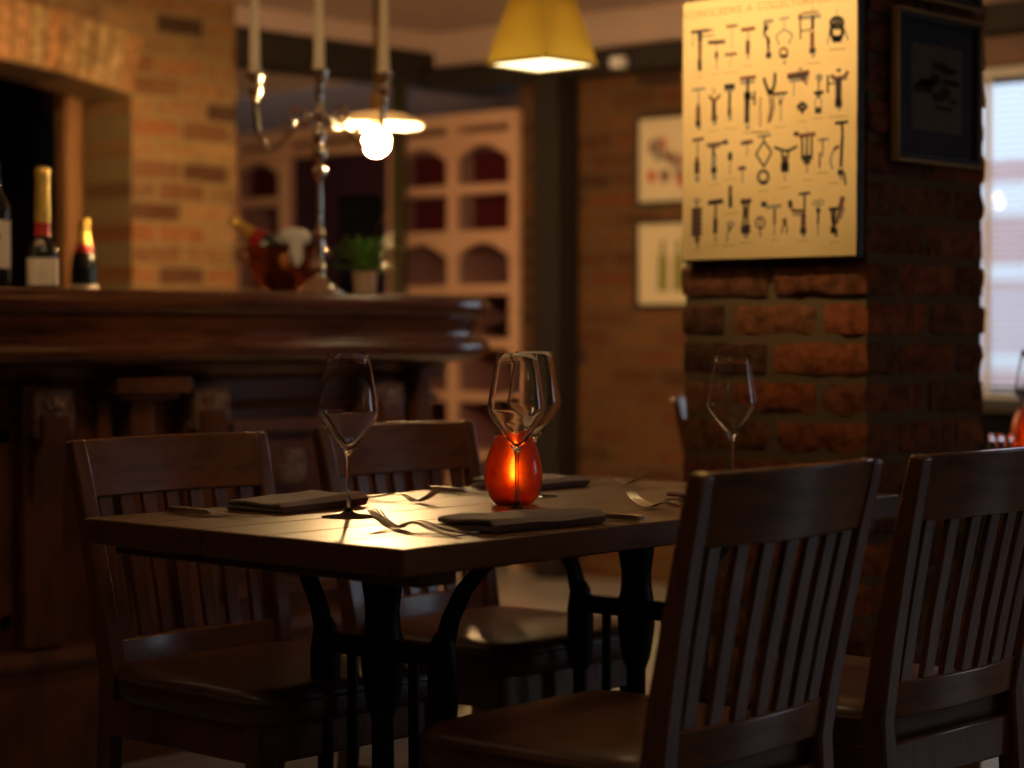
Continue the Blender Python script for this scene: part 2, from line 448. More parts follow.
struct(MB().box(XB - .15, XB, YN, YF + .65, 0, CEIL).make('wall_far_left', M['darkpaint']))
struct(MB().box(XB, XR + .15, YN - .15, YN, 0, CEIL).make('wall_near', M['plaster_dark']))
struct(MB().box(WX0 - .05, WX1 + .05, YF - .05, YF - .001, WZ1, 2.125).make('trim_7', M['lintel'], bevel=.004), 'brown wooden board above the window with the blind')
struct(MB().box(WX0 - .15, XR, YF - .03, YF - .001, 0, WZ0 - .045).make('trim_8', M['darkpaint']), 'black panelling below the window')
struct(MB().box(XR, XR + .2, YN, YF, 0, CEIL).make('wall_right', M['plaster_dark']))
for i, (a, b) in enumerate(wins):
    f = MB(); Y0 = YF + .08
    for x0, x1 in ((a, a + .06), (b - .06, b), ((a + b) / 2 - .03, (a + b) / 2 + .03)): f.box(x0, x1, Y0, Y0 + .05, WZ0, WZ1)
    f.box(a, b, Y0, Y0 + .05, WZ0 - .04, WZ0 + .05); f.box(a, b, Y0, Y0 + .05, WZ1 - .05, WZ1)
    wo = struct(f.make('window_%d' % (i + 2), M['whitepaint'], bevel=.003))
    MB().box(a + .05, b - .05, YF + .103, YF + .107, WZ0 + .04, WZ1 - .04).make('pane', M['pane'], wo)
# visible window
f = MB()
for a, b in ((WX0, WX0 + .06), (WX1 - .06, WX1), (-3.33, -3.27)): f.box(a, b, YF + .08, YF + .13, WZ0, WZ1)
f.box(WX0, WX1, YF + .08, YF + .13, WZ0, WZ0 + .05); f.box(WX0, WX1, YF + .08, YF + .13, WZ1 - .05, WZ1); 
wo = struct(f.make('window_1', M['blackwood'], bevel=.003))
MB().box(WX0 - .02, WX1 + .02, YF - .06, YF + .14, WZ0 - .04, WZ0).make('window_sill', M['blackwood'], wo, bevel=.004)
MB().box(WX0 + .05, WX1 - .05, YF + .103, YF + .107, WZ0 + .04, WZ1 - .04).make('pane', pane_mat('window_pane_low', ior=1.12), wo)
bl = thing('venetian_blind', 'pale slatted venetian blind hanging in the bright window', 'blind', (0, 0, 0))
s = MB(); z = WZ0 + .035; R = Matrix.Rotation(math.radians(14), 4, 'X')
while z < WZ1 - .03:
    s.obox(Matrix.Translation(((WX0 + WX1) / 2, YF + .035, z)) @ R, WX1 - WX0 - .03, .025, .0012); z += .0235
s.make('slats', M['slatpaint'], bl)
t = MB()
for x in (-3.87, -3.3, -2.7): t.box(x - .012, x + .012, YF + .021, YF + .022, WZ0 + .02, WZ1 - .02)
t.make('ladder_tape', M['slatpaint'], bl)
MB().box(WX0 + .01, WX1 - .01, YF + .015, YF + .055, WZ1 - .035, WZ1).make('head_rail', M['slatpaint'], bl, bevel=.003)
MB().box(WX0 + .01, WX1 - .01, YF + .022, YF + .05, WZ0 + .008, WZ0 + .022).make('bottom_rail', M['slatpaint'], bl, bevel=.003)
# outside
struct(MB().box(-30, 20, YF + .25, YF + 9, -.1, -.02).make('pavement', plain('pavement', (.35, .35, .36), .9)))
fac = MB().box(-14, -2.2, YF + 5.0, YF + 5.4, 0, 3.2).make('facade_wall', M['facade'])
struct(fac)

# ------------------------------------------------------------------ brick pillar
PX0, PX1, PY0, PY1 = -2.945, -2.443, 3.858, 4.360
def rough_brick(mb, x0, x1, y0, y1, z0, z1, seed):
    c = Vector(((x0 + x1) / 2, (y0 + y1) / 2, (z0 + z1) / 2)); h = Vector(((x1 - x0) / 2, (y1 - y0) / 2, (z1 - z0) / 2)); r = .012
    nx = max(3, int(h.x * 2 / .028)); ny = max(3, int(h.y * 2 / .028)); nz = 4
    idx = {}; vs = []; fs = []
    def V(i, j, k):
        if (i, j, k) not in idx:
            p = Vector((-h.x + 2 * h.x * i / nx, -h.y + 2 * h.y * j / ny, -h.z + 2 * h.z * k / nz))
            q = Vector([max(-hh + r, min(hh - r, a)) for a, hh in zip(p, h)])
            d = p - q
            if d.length > 1e-6: p = q + d.normalized() * min(d.length, r)
            w = c + p
            nn = noise.noise_vector(w * 22 + Vector((seed, seed * 2.3, 0))) * .006 + noise.noise_vector(w * 70) * .003
            idx[(i, j, k)] = len(vs); vs.append(w + nn)
        return idx[(i, j, k)]
    for i in range(nx):
        for j in range(ny):
            for k in (0, nz): fs.append((V(i, j, k), V(i + 1, j, k), V(i + 1, j + 1, k), V(i, j + 1, k)))
    for i in range(nx):
        for k in range(nz):
            for j in (0, ny): fs.append((V(i, j, k), V(i + 1, j, k), V(i + 1, j, k + 1), V(i, j, k + 1)))
    for j in range(ny):
        for k in range(nz):
            for i in (0, nx): fs.append((V(i, j, k), V(i, j + 1, k), V(i, j + 1, k + 1), V(i, j, k + 1)))
    mb.add(vs, fs)
pb = MB(); PIT = .0868; row = 0; z = .006
pb.cur = 1; pb.box(PX0 + .008, PX1 - .008, PY0 + .008, PY1 - .008, 0, CEIL); pb.cur = 0
D = .122; mo = .013
while z < CEIL - .02:
    zt = min(z + PIT - .0145, CEIL - .002)
    j = lambda: random.uniform(-.004, .004)
    xm = (PX0 + PX1) / 2 + random.uniform(-.012, .012); ym = (PY0 + PY1) / 2 + random.uniform(-.012, .012)
    if row % 2 == 1:
        for ya, yb in ((PY0, PY0 + D), (PY1 - D, PY1)):
            rough_brick(pb, PX0 + j(), xm - mo / 2, ya + j(), yb, z, zt, random.random() * 90)
            rough_brick(pb, xm + mo / 2, PX1 + j(), ya + j(), yb, z, zt, random.random() * 90)
        for xa, xb in ((PX0, PX0 + D), (PX1 - D, PX1)):
            rough_brick(pb, xa + j(), xb + j(), PY0 + D + mo, PY1 - D - mo, z, zt, random.random() * 90)
    else:
        for xa, xb in ((PX0, PX0 + D), (PX1 - D, PX1)):
            rough_brick(pb, xa + j(), xb + j(), PY0 + j(), ym - mo / 2, z, zt, random.random() * 90)
            rough_brick(pb, xa + j(), xb + j(), ym + mo / 2, PY1 + j(), z, zt, random.random() * 90)
        for ya, yb in ((PY0, PY0 + D), (PY1 - D, PY1)):
            rough_brick(pb, PX0 + D + mo, PX1 - D - mo, ya + j(), yb + j(), z, zt, random.random() * 90)
    z += PIT; row += 1
struct(pb.make('pillar', [M['pbrick'], M['mortar']], smooth=True, autos=60), 'square red brick pillar with the corkscrew poster')

# ------------------------------------------------------------------ poster of corkscrews on the pillar
PW, PH, PD = .470, .590, .026
px0 = -2.918; pz0 = 1.215; py = PY0 - .008
po = thing('poster', 'aged cream poster of rows of corkscrews on the brick pillar', 'poster', (px0, py, pz0))
b = MB(); b.box(0, PW, -PD + .001, 0, 0, PH); b.make('backing_board', M['blackwood'], po, bevel=.002)
MB().box(.003, PW - .003, -PD - .001, -PD + .001, .004, PH - .003).make('sheet', M['poster'], po)
def pp(x, y):
    """crop coordinates of the drawing -> sheet coordinates"""
    u = (x - 35) / (505 - (y / 745) * 7); yt = 15 - 60 * u; yb = 745 - 13 * u
    return (u * PW, PH * (1 - (y - yt) / (yb - yt)))
pr = MB()
MI = {'k': 0, 'b': 1, 'g': 2, 'f': 3}
def stroke(c, wd, pts, closed=False):
    pr.cur = MI[c]
    P = [Vector(pp(pts[i], pts[i + 1])) for i in range(0, len(pts), 2)]
    if closed: P.append(P[0])
    ws = wd * .88 * PW / 505
    lay = {0: .0016, 1: .0013, 2: .0011, 3: .0010}[MI[c]]
    for a, b_ in zip(P[:-1], P[1:]):
        d = b_ - a
        if d.length < 1e-6: continue
        nrm = Vector((-d.y, d.x)).normalized() * ws / 2
        q = [a - nrm, b_ - nrm, b_ + nrm, a + nrm]
        pr.add([(p.x, -PD - lay, p.y) for p in q], [(0, 1, 2, 3)])
def cap(x, y, w_): stroke('f', 3, [x - w_, y + 1, x + w_, y - 1])
def ring(c, wd, x, y, rx, ry, n=12):
    stroke(c, wd, [q for i in range(n) for q in (x + rx * math.cos(2 * PI * i / n), y + ry * math.sin(2 * PI * i / n))], True)
S = stroke
# row one
S('k', 9, [63, 100, 116, 94]); S('b', 12, [90, 100, 90, 150]); S('k', 15, [90, 102, 90, 124]); S('k', 13, [89, 175, 90, 208]); S('b', 10, [90, 125, 90, 185]); S('g', 5, [70, 108, 68, 140]); S('g', 6, [92, 112, 132, 108]); S('b', 6, [110, 95, 130, 93]); cap(88, 225, 10)
S('b', 11, [114, 129, 166, 126]); S('k', 8, [116, 129, 160, 127]); S('g', 4, [139, 132, 140, 205]); S('k', 11, [140, 155, 140, 172]); S('g', 7, [140, 172, 140, 182]); cap(136, 217, 14)
S('b', 8, [168, 84, 202, 81]); S('g', 3, [186, 84, 184, 145]); S('b', 8, [164, 163, 200, 160]); S('g', 3, [182, 163, 180, 197]); cap(182, 213, 22)
S('b', 11, [212, 94, 253, 89]); S('g', 5, [233, 95, 232, 120]); S('b', 13, [232, 122, 231, 162]); S('k', 8, [231, 128, 231, 155]); S('g', 6, [232, 162, 233, 178]); cap(230, 194, 13)
S('g', 12, [276, 72, 305, 68]); S('k', 7, [282, 76, 278, 105, 292, 120, 290, 150]); S('k', 8, [290, 80, 284, 98]); S('b', 12, [290, 118, 291, 135]); S('k', 16, [284, 165, 299, 165]); S('g', 8, [291, 140, 291, 165])
S('g', 7, [322, 64, 350, 60]); S('g', 4, [336, 68, 336, 90]); S('g', 6, [336, 92, 312, 112, 322, 136]); S('g', 6, [336, 92, 360, 108, 348, 134]); ring('b', 7, 334, 158, 11, 13); S('k', 9, [324, 168, 346, 167]); S('g', 8, [336, 180, 337, 192])
S('g', 12, [374, 62, 438, 56]); S('b', 13, [376, 58, 386, 57]); S('b', 5, [386, 48, 432, 44]); S('k', 10, [416, 56, 415, 95]); S('b', 13, [414, 100, 414, 150]); S('k', 12, [406, 155, 424, 152]); S('k', 5, [381, 66, 382, 122]); S('k', 4, [384, 98, 412, 94]); S('g', 10, [415, 158, 418, 172]); S('k', 4, [416, 34, 417, 38]); cap(418, 188, 20)
S('g', 3, [482, 34, 482, 60]); ring('k', 11, 482, 76, 17, 14); ring('k', 11, 482, 100, 16, 24); S('k', 18, [470, 122, 494, 120]); S('g', 5, [463, 90, 456, 135]); S('g', 5, [500, 90, 512, 125]); S('g', 14, [474, 66, 490, 66]); cap(482, 150, 22)
# row two
S('g', 8, [66, 262, 106, 257]); S('g', 5, [86, 262, 86, 300]); S('b', 9, [86, 300, 85, 310]); S('b', 15, [85, 308, 85, 350]); S('k', 15, [77, 356, 93, 355]); S('g', 14, [86, 360, 87, 373])
S('b', 9, [118, 278, 128, 290, 140, 288, 150, 274]); S('b', 14, [132, 288, 132, 344]); S('k', 7, [132, 300, 132, 330]); S('b', 16, [124, 340, 142, 339]); S('g', 12, [133, 346, 135, 360]); S('b', 4, [132, 255, 132, 275]); cap(130, 377, 12)
S('k', 15, [163, 253, 194, 251]); S('g', 10, [164, 262, 192, 259]); S('k', 9, [179, 266, 178, 320]); S('b', 13, [178, 315, 178, 335]); S('g', 11, [178, 335, 180, 348]); cap(182, 370, 18)
S('b', 10, [208, 230, 255, 225]); S('g', 10, [210, 242, 252, 238]); S('k', 9, [232, 232, 231, 275]); S('k', 16, [230, 275, 229, 355]); S('k', 20, [221, 278, 240, 277]); S('g', 4, [228, 290, 228, 340]); S('k', 5, [240, 285, 250, 284]); S('k', 6, [251, 265, 251, 305]); S('g', 13, [230, 360, 232, 372]); cap(236, 381, 20)
S('b', 4, [268, 282, 267, 366]); cap(268, 381, 22)
S('k', 9, [278, 228, 284, 250, 294, 272, 304, 262, 309, 240, 310, 214]); S('k', 16, [288, 268, 306, 268]); S('b', 6, [294, 280, 298, 310, 290, 355]); S('k', 5, [304, 280, 306, 310, 296, 350])
S('k', 7, [303, 275, 344, 270]); S('g', 5, [318, 276, 322, 292]); S('g', 5, [334, 276, 328, 292]); S('k', 9, [325, 290, 325, 304]); S('g', 4, [326, 304, 326, 350]); cap(325, 366, 17)
S('b', 15, [344, 224, 406, 214]); S('k', 8, [346, 228, 400, 220]); S('b', 13, [380, 226, 396, 232]); S('g', 12, [350, 236, 404, 230]); S('k', 5, [388, 232, 400, 248]); S('g', 4, [363, 230, 362, 280]); S('b', 5, [376, 205, 386, 203])
ring('k', 7, 386, 310, 14, 12, 4); S('k', 6, [386, 296, 386, 330]); ring('b', 4, 386, 310, 8, 7, 8); cap(386, 351, 12)
ring('g', 9, 433, 228, 7, 6); S('k', 4, [432, 234, 431, 265]); S('k', 10, [419, 272, 444, 270]); S('k', 10, [431, 272, 431, 284]); ring('g', 4, 430, 300, 9, 18); S('k', 16, [421, 321, 439, 320]); cap(430, 342, 14)
S('b', 10, [465, 222, 475, 232, 500, 228, 512, 212]); S('k', 13, [486, 205, 486, 212]); S('g', 10, [470, 236, 510, 230]); S('k', 18, [486, 232, 485, 300]); S('b', 8, [486, 245, 485, 290]); S('k', 20, [476, 302, 495, 300]); S('k', 6, [457, 222, 456, 272]); S('k', 4, [458, 246, 478, 245]); S('g', 10, [486, 306, 488, 320]); cap(486, 338, 26)
# row three
S('b', 9, [68, 403, 102, 398]); S('g', 6, [84, 404, 83, 450]); S('b', 12, [82, 450, 82, 468]); S('b', 18, [82, 462, 82, 498]); S('k', 9, [81, 466, 81, 496]); S('g', 14, [82, 502, 83, 520])
S('b', 9, [110, 416, 175, 409]); S('k', 10, [160, 406, 172, 407]); S('g', 7, [114, 424, 150, 420]); S('k', 9, [132, 418, 131, 445]); S('g', 16, [132, 440, 131, 485]); S('k', 17, [124, 488, 141, 486]); S('g', 12, [132, 494, 134, 515]); cap(132, 527, 16)
S('k', 13, [180, 436, 180, 460]); S('b', 15, [180, 442, 180, 455]); S('g', 4, [180, 462, 179, 500]); cap(180, 512, 17)
S('b', 11, [211, 412, 246, 406]); S('k', 7, [222, 411, 236, 409]); S('g', 4, [230, 414, 229, 448]); S('b', 11, [204, 483, 226, 480]); S('k', 6, [210, 480, 222, 478]); S('g', 5, [215, 486, 216, 522])
S('g', 8, [258, 393, 298, 388]); S('k', 6, [278, 392, 278, 404]); S('k', 6, [278, 406, 255, 442, 278, 478, 300, 436], True); ring('k', 8, 276, 506, 15, 18); S('b', 12, [268, 522, 286, 521]); cap(270, 379, 26); cap(278, 545, 14)
S('k', 8, [307, 423, 322, 428, 338, 434, 354, 430, 372, 420]); S('k', 6, [328, 435, 333, 470]); S('k', 6, [348, 433, 342, 470]); S('k', 18, [337, 465, 337, 485]); S('k', 26, [326, 479, 348, 478]); S('b', 10, [337, 445, 337, 470]); S('g', 4, [337, 488, 336, 518]); cap(336, 536, 17)
S('b', 12, [362, 386, 376, 386]); S('k', 10, [364, 384, 374, 385]); S('b', 11, [376, 392, 422, 386]); S('k', 7, [385, 396, 386, 460]); S('k', 7, [412, 394, 411, 458]); S('k', 7, [399, 394, 398, 460]); S('k', 20, [389, 456, 408, 455]); S('b', 16, [390, 464, 407, 463]); S('g', 5, [398, 470, 398, 495]); S('k', 4, [399, 376, 399, 380]); cap(398, 515, 14)
S('g', 8, [429, 404, 458, 400]); S('k', 4, [443, 398, 441, 450]); S('b', 6, [434, 438, 433, 482]); cap(442, 495, 16)
S('k', 8, [476, 357, 511, 353]); S('k', 7, [494, 356, 496, 400]); S('k', 9, [495, 395, 491, 480]); S('k', 15, [482, 494, 498, 493]); S('b', 10, [486, 420, 472, 430]); S('g', 7, [478, 422, 465, 445, 462, 465, 468, 485]); S('k', 6, [500, 495, 503, 530]); S('g', 8, [490, 500, 492, 515]); cap(470, 524, 16)
# row four
ring('g', 5, 82, 572, 10, 5); S('k', 6, [82, 576, 82, 590]); S('b', 30, [81, 592, 80, 670])
for yy in (598, 612, 626, 640, 654, 668): S('k', 7, [65, yy + 2, 98, yy - 3])
S('b', 16, [82, 670, 83, 690]); S('g', 7, [83, 690, 84, 705]); cap(82, 712, 10)
S('k', 11, [115, 580, 160, 575]); S('b', 5, [118, 574, 158, 568]); S('k', 7, [138, 582, 137, 622]); S('b', 15, [137, 622, 136, 665]); S('k', 8, [137, 630, 136, 660]); S('g', 6, [136, 668, 138, 690]); cap(136, 697, 11)
S('b', 12, [181, 530, 180, 560]); S('k', 12, [181, 560, 181, 592]); cap(186, 608, 20)
ring('g', 6, 181, 640, 10, 6); S('k', 8, [180, 645, 178, 660]); S('g', 6, [172, 660, 170, 690]); cap(178, 699, 20)
S('b', 11, [210, 574, 242, 571]); S('k', 8, [212, 580, 240, 577]); S('k', 7, [221, 580, 219, 640]); S('k', 7, [232, 580, 230, 640]); S('k', 24, [212, 654, 238, 652]); S('b', 14, [225, 590, 225, 620]); S('g', 12, [225, 664, 227, 678]); cap(224, 691, 18)
ring('b', 6, 267, 635, 13, 16); S('b', 5, [267, 616, 267, 674]); 
S('k', 15, [270, 583, 286, 582]); S('g', 10, [282, 592, 326, 587]); S('b', 8, [308, 595, 307, 640]); S('g', 4, [307, 640, 306, 672]); S('k', 3, [308, 568, 308, 572]); cap(307, 683, 12)
S('b', 13, [336, 622, 336, 645]); S('b', 5, [330, 645, 328, 665]); S('b', 5, [342, 645, 342, 665])
S('k', 13, [351, 572, 353, 594]); S('b', 9, [354, 600, 390, 602]); S('g', 7, [358, 612, 392, 612]); S('k', 7, [376, 555, 408, 551]); S('k', 6, [392, 555, 390, 640]); S('b', 15, [388, 610, 387, 660]); S('k', 17, [379, 658, 396, 657]); S('g', 8, [388, 664, 389, 676]); cap(386, 686, 15)
ring('g', 5, 422, 580, 7, 7); ring('g', 5, 436, 578, 7, 7); S('k', 12, [429, 592, 429, 608]); S('k', 6, [429, 605, 428, 640]); S('g', 4, [428, 640, 428, 670])
S('b', 15, [496, 562, 487, 600]); S('b', 9, [487, 600, 478, 640]); S('k', 9, [458, 598, 484, 595]); S('k', 6, [465, 600, 468, 640]); S('k', 8, [474, 600, 470, 660]); S('k', 19, [462, 656, 476, 655]); S('k', 7, [478, 650, 477, 675]); S('g', 9, [498, 590, 488, 625]); cap(472, 690, 12)
pr.make('print', [M['ink'], M['inkbrown'], M['inkgrey'], M['inkfaint']], po)
cu = bpy.data.curves.new('title', 'FONT'); cu.body = 'CORKSCREWS  A  COLLECTORS CORNER'; cu.size = .024; cu.align_x = 'CENTER'; cu.extrude = .0002
to = bpy.data.objects.new('title', cu); COL.objects.link(to); to.parent = po; to.location = (PW / 2, -PD - .0015, PH - .040); to.rotation_euler = (PI / 2, 0, 0); cu.materials.append(M['inkfaint'])
tm = bpy.data.meshes.new_from_object(to); t2 = bpy.data.objects.new('lettering', tm); COL.objects.link(t2); t2.parent = po; t2.location = to.location; t2.rotation_euler = to.rotation_euler; bpy.data.objects.remove(to)

# framed pictures on the pillar's right face
def pic_right(z0, h, label, y0=3.93, w_=.365):
    r = thing('framed_picture', label, 'picture', (PX1 + .006, y0, z0))
    T = .022; fw = .009
    f = MB()
    f.box(0, T, 0, w_, 0, fw); f.box(0, T, 0, w_, h - fw, h); f.box(0, T, 0, fw, fw, h - fw); f.box(0, T, w_ - fw, w_, fw, h - fw)
    f.make('frame', M['goldframe'], r, bevel=.003)
    f = MB(); g = fw; q = .012
    f.box(.004, T - .004, g, w_ - g, g, g + q); f.box(.004, T - .004, g, w_ - g, h - g - q, h - g); f.box(.004, T - .004, g, g + q, g, h - g); f.box(.004, T - .004, w_ - g - q, w_ - g, g, h - g)
    f.make('inner_frame', M['blackwood'], r, bevel=.002)
    MB().box(.002, .008, fw, w_ - fw, fw, h - fw).make('mount', M['mat_blue'], r)
    MB().box(.008, .0095, .075, w_ - .075, .075, h - .07).make('print', M['paper_grey'], r)
    m = MB()
    for k in range(16):
        yy = .085 + random.random() * (w_ - .2); zz = .12 + random.random() * (h - .24)
        m.box(.0096, .0102, yy, yy + .03 + random.random() * .05, zz, zz + .006 + random.random() * .015)
    m.make('drawing', M['ink'], r)
    MB().box(.0125, .0145, fw, w_ - fw, fw, h - fw).make('glass', M['pane'], r)
    return r
pic_right(1.425, .335, 'dark landscape print in a thin gilt frame on the shaded side of the pillar')
pic_right(1.782, .335, 'dark gilt framed picture cut off above the landscape print on the pillar')

# framed pictures on far wall
def pic_far(x0, z0, w_, h, kind, label):
    r = thing('framed_print', label, 'picture', (x0, YF - .002, z0))
    fw = .018; T = .02
    f = MB(); f.box(0, w_, -T, 0, 0, fw); f.box(0, w_, -T, 0, h - fw, h); f.box(0, fw, -T, 0, fw, h - fw); f.box(w_ - fw, w_, -T, 0, fw, h - fw)
    f.make('frame', M['blackwood'], r, bevel=.003)
    MB().box(fw, w_ - fw, -.008, -.002, fw, h - fw).make('mount', M['mat_cream'], r)
    m = MB()
    if kind == 0:
        for k in range(14):
            m.cur = k % 3; xx = .08 + random.random() * (w_ - .2); zz = .08 + random.random() * (h - .2)
            m.prism([(xx + .02 * math.cos(a * .9) * (1 + .5 * random.random()), zz + .03 * math.sin(a * .9)) for a in range(7)], 'y', -.0092 - k * .00008, -.008)
    else:
        for x in (.12, .2):
            m.cur = 3; m.prism([(x, .07), (x + .05, .07), (x + .05, .2), (x + .035, .235), (x + .035, .28), (x + .015, .28), (x + .015, .235), (x, .2)], 'y', -.0095, -.008)
    m.make('drawing', [M['inkbrown'], M['inkgrey'], M['redlabel'], M['inkgreen']], r)
    MB().box(fw, w_ - fw, -.0145, -.0135, fw, h - fw).make('glass', M['pane'], r)
pic_far(-5.50, 1.575, .37, .378, 0, 'black framed print of small reddish figures, upper of two on the far brick wall')
pic_far(-5.50, 1.150, .37, .368, 1, 'black framed print of green bottles, lower of two on the far brick wall')

# ------------------------------------------------------------------ chairs
def make_chair(loc, label, group):
    r = thing('dining_chair', label, 'chair', loc, 0, group)
    W_ = M['chairwood']
    def xb(z): return -.200 - .087 * max(0, (z - .45) / .415) ** 1.15
    def yo(z): return .198 + .017 * (z - .45) / .415 if z > .45 else .198 - .003 * (.45 - z) / .45
    for sgn in (-1, 1):
        zs = [0, .15, .3, .45, .55, .65, .75, .82, .862]
        pts = [(xb(z) - .05 * (1 - z / .45) ** 1.3 if z < .45 else xb(z), sgn * yo(z), z) for z in zs]
        b = MB(); b.bar(pts, [.03, .032, .034, .036, .036, .035, .034, .033, .032], [.03, .034, .038, .042, .038, .034, .030, .028, .024])
        b.make('back_post', W_, r, bevel=.005)
        b = MB(); b.bar([(.195, sgn * .198, 0), (.195, sgn * .198, .41)], [.028, .042], [.028, .042]); b.make('leg', W_, r, bevel=.004)
        b = MB(); b.bar([(-.225, sgn * .2, .17), (.192, sgn * .197, .17)], .018, .028); b.make('stretcher', W_, r, bevel=.003)
    b = MB(); b.bar([(-.02, -.195, .17), (-.02, .195, .17)], .018, .028, (1, 0, 0)); b.make('stretcher', W_, r, bevel=.003)
    b = MB()
    b.box(-.19, .2, -.212, -.188, .342, .410); b.box(-.19, .2, .188, .212, .342, .410); b.box(.185, .209, -.2, .2, .342, .410); b.box(-.212, -.19, -.2, .2, .342, .410)
    b.make('seat_rail', W_, r, bevel=.004)
    # bowed rails
    def bow(y, k=.026): return -k * (1 - (y / .205) ** 2) + .002
    def rail(name, z0, z1, k, th, top=0, mat=W_, half=.20):
        b = MB(); secs = []
        for i in range(13):
            y = -half + 2 * half * i / 12; sec = []
            up = top * (1 - (y / .21) ** 2)
            for z, s_ in ((z0, 1), (z0 + .004, 1), (z1 + up, 1), (z1 + up, -1), (z0, -1)):
                sec.append((xb(z) + bow(y, k) + s_ * th / 2, y, z))
            secs.append(sec)
        b.sections(secs); return b.make(name, mat, r, bevel=.004)
    rail('crest_rail', .760, .862, .026, .024, .0015, M['crestwood'], .203)
    rail('lower_rail', .450, .508, .022, .022, 0, M['crestwood'], .200)
    for i in range(7):
        f = (i - 3) / 3.0; b = MB()
        zs = [.50, .6, .7, .775]
        b.bar([(xb(z) + bow(f * .166 * (.94 + .06 * (z - .5) / .275), .024), f * .155 * (1 + .08 * (z - .5) / .275), z) for z in zs], .030, .011)
        b.make('slat', W_, r, bevel=.002)
    # cushion
    def outline(k, z, n=48):
        pts = []
        for i in range(n):
            a = 2 * PI * i / n; c_, s_ = math.cos(a), math.sin(a); e = .28
            x = math.copysign(abs(c_) ** e, c_); y = math.copysign(abs(s_) ** e, s_)
            X = .023 + .224 * k * x; Y = .226 * k * y * (1 + .02 * x)
            pts.append((X, Y, z))
        return pts
    b = MB(); prof = [(.975, .408), (.995, .412), (1.0, .43), (1.0, .446), (.99, .456), (.95, .466), (.84, .473), (.55, .477), (.2, .478)]
    b.sections([outline(k, z) for k, z in prof]); st = b.make('seat', M['leather'], r, smooth=True, autos=70)
    b = MB(); o = outline(1.004, .449); o.append(o[0]); o.append(o[1]); b.tube(o, .0035, 6, False); b.make('piping', M['leather'], st, smooth=True)
    return r
G = 'dark wooden chairs round the near table'
ch = make_chair((-2.808, 2.485, 0), 'slat-back wooden chair with brown leather seat at the near left corner of the table', G)
dup(ch, (-2.855, 3.125, 0), 0, 'slat-back wooden chair beyond the amber candle holder, back to the bar', G)
dup(ch, (-1.958, 2.440, 0), PI + .02, 'large dark slat-back chair in front of the brick pillar, back to the camera', G).scale = (1, 1, 1.01)
dup(ch, (-1.946, 3.000, 0), PI - .02, 'dark slat-back chair at the right edge, next to the pillar', G).scale = (1, 1, 1.01)

# ------------------------------------------------------------------ table
TX0, TX1, TY0, TY1, TZ = -2.84, -2.095, 2.10, 3.42, .75
def make_table(loc, label, group=None):
    r = thing('dining_table', label, 'table', loc, 0, group)
    hx, hy = (TX1 - TX0) / 2, (TY1 - TY0) / 2
    b = MB(); nb = 5; wd = 2 * hx / nb
    for i in range(nb):
        b.box(-hx + i * wd + .0004, -hx + (i + 1) * wd - .0004, -hy, hy, TZ - .042, TZ)
    b.make('table_top', M['tabletop'], r, bevel=.003)
    for q_ in (-1, 1): MB().box(-hx + .02, hx - .02, q_ * (hy - .05), q_ * (hy - .13), TZ - .062, TZ - .0425).make('batten', M['tableedge'], r, bevel=.003)
    for sy in (-1, 1):
        yy = sy * .335; b = MB(); zt = TZ - .0425
        b.box(-.28, .28, yy - .025, yy + .025, zt - .012, zt)
        b.lathe([(.024, .06), (.026, .1), (.020, .14), (.018, .42), (.026, .44), (.03, .46), (.035, .50), (.036, .54), (.030, .57), (.028, .60), (.034, .64), (.036, zt - .01)], 16, (0, yy, 0))
        b.lathe([(.001, .0), (.05, .0), (.05, .03), (.03, .06), (.001, .065)], 16, (0, yy, 0))
        for sx in (-1, 1):
            # S-shaped arm up to the top
            b.bar([(sx * .255, yy, zt - .004), (sx * .225, yy, zt - .022), (sx * .185, yy, zt - .06), (sx * .155, yy, zt - .11), (sx * .138, yy, zt - .165)], .026, [.012, .015, .018, .020, .026], (0, 1, 0))
            b.bar([(sx * .02, yy, .535), (sx * .145, yy, .535)], .026, .034, (0, 1, 0))
            b.lathe([(.012, .40), (.022, .42), (.026, .47), (.026, .52), (.020, .56), (.012, .575)], 12, (sx * .138, yy, 0))
            b.tube([(sx * .138, yy, .05), (sx * .138, yy, .44)], .014, 10)
            b.tube([(sx * .072, yy, .06), (sx * .072, yy, .53)], .0095, 10)
            b.bar([(0, yy, .06), (sx * .15, yy, .075), (sx * .26, yy, .03), (sx * .31, yy, .012)], .045, [.03, .03, .028, .022], (0, 1, 0))
            b.bar([(0, yy, .30), (sx * .138, yy, .30)], .016, .016, (0, 1, 0))
        for s2 in (-1, 1):
            b.bar([(0, yy, .05), (0, yy + s2 * .12, .05), (0, yy + s2 * .2, .012)], .045, [.03, .03, .02], (1, 0, 0))
        b.make('pedestal', M['iron'], r, bevel=.002)
    return r
TC = ((TX0 + TX1) / 2, (TY0 + TY1) / 2, 0)
tb = make_table(TC, 'dark plank-topped table with black iron pedestals laid for four', 'pub tables')
dup(tb, (-2.15, 5.06, 0), 0, 'second wooden table beyond the brick pillar by the window', 'pub tables')
# chair of the further table, back half hidden behind pillar
dup(ch, (-3.53, 5.19, 0), .12, 'wooden chair half hidden behind the brick pillar, lit by the window', 'chairs at the further table')

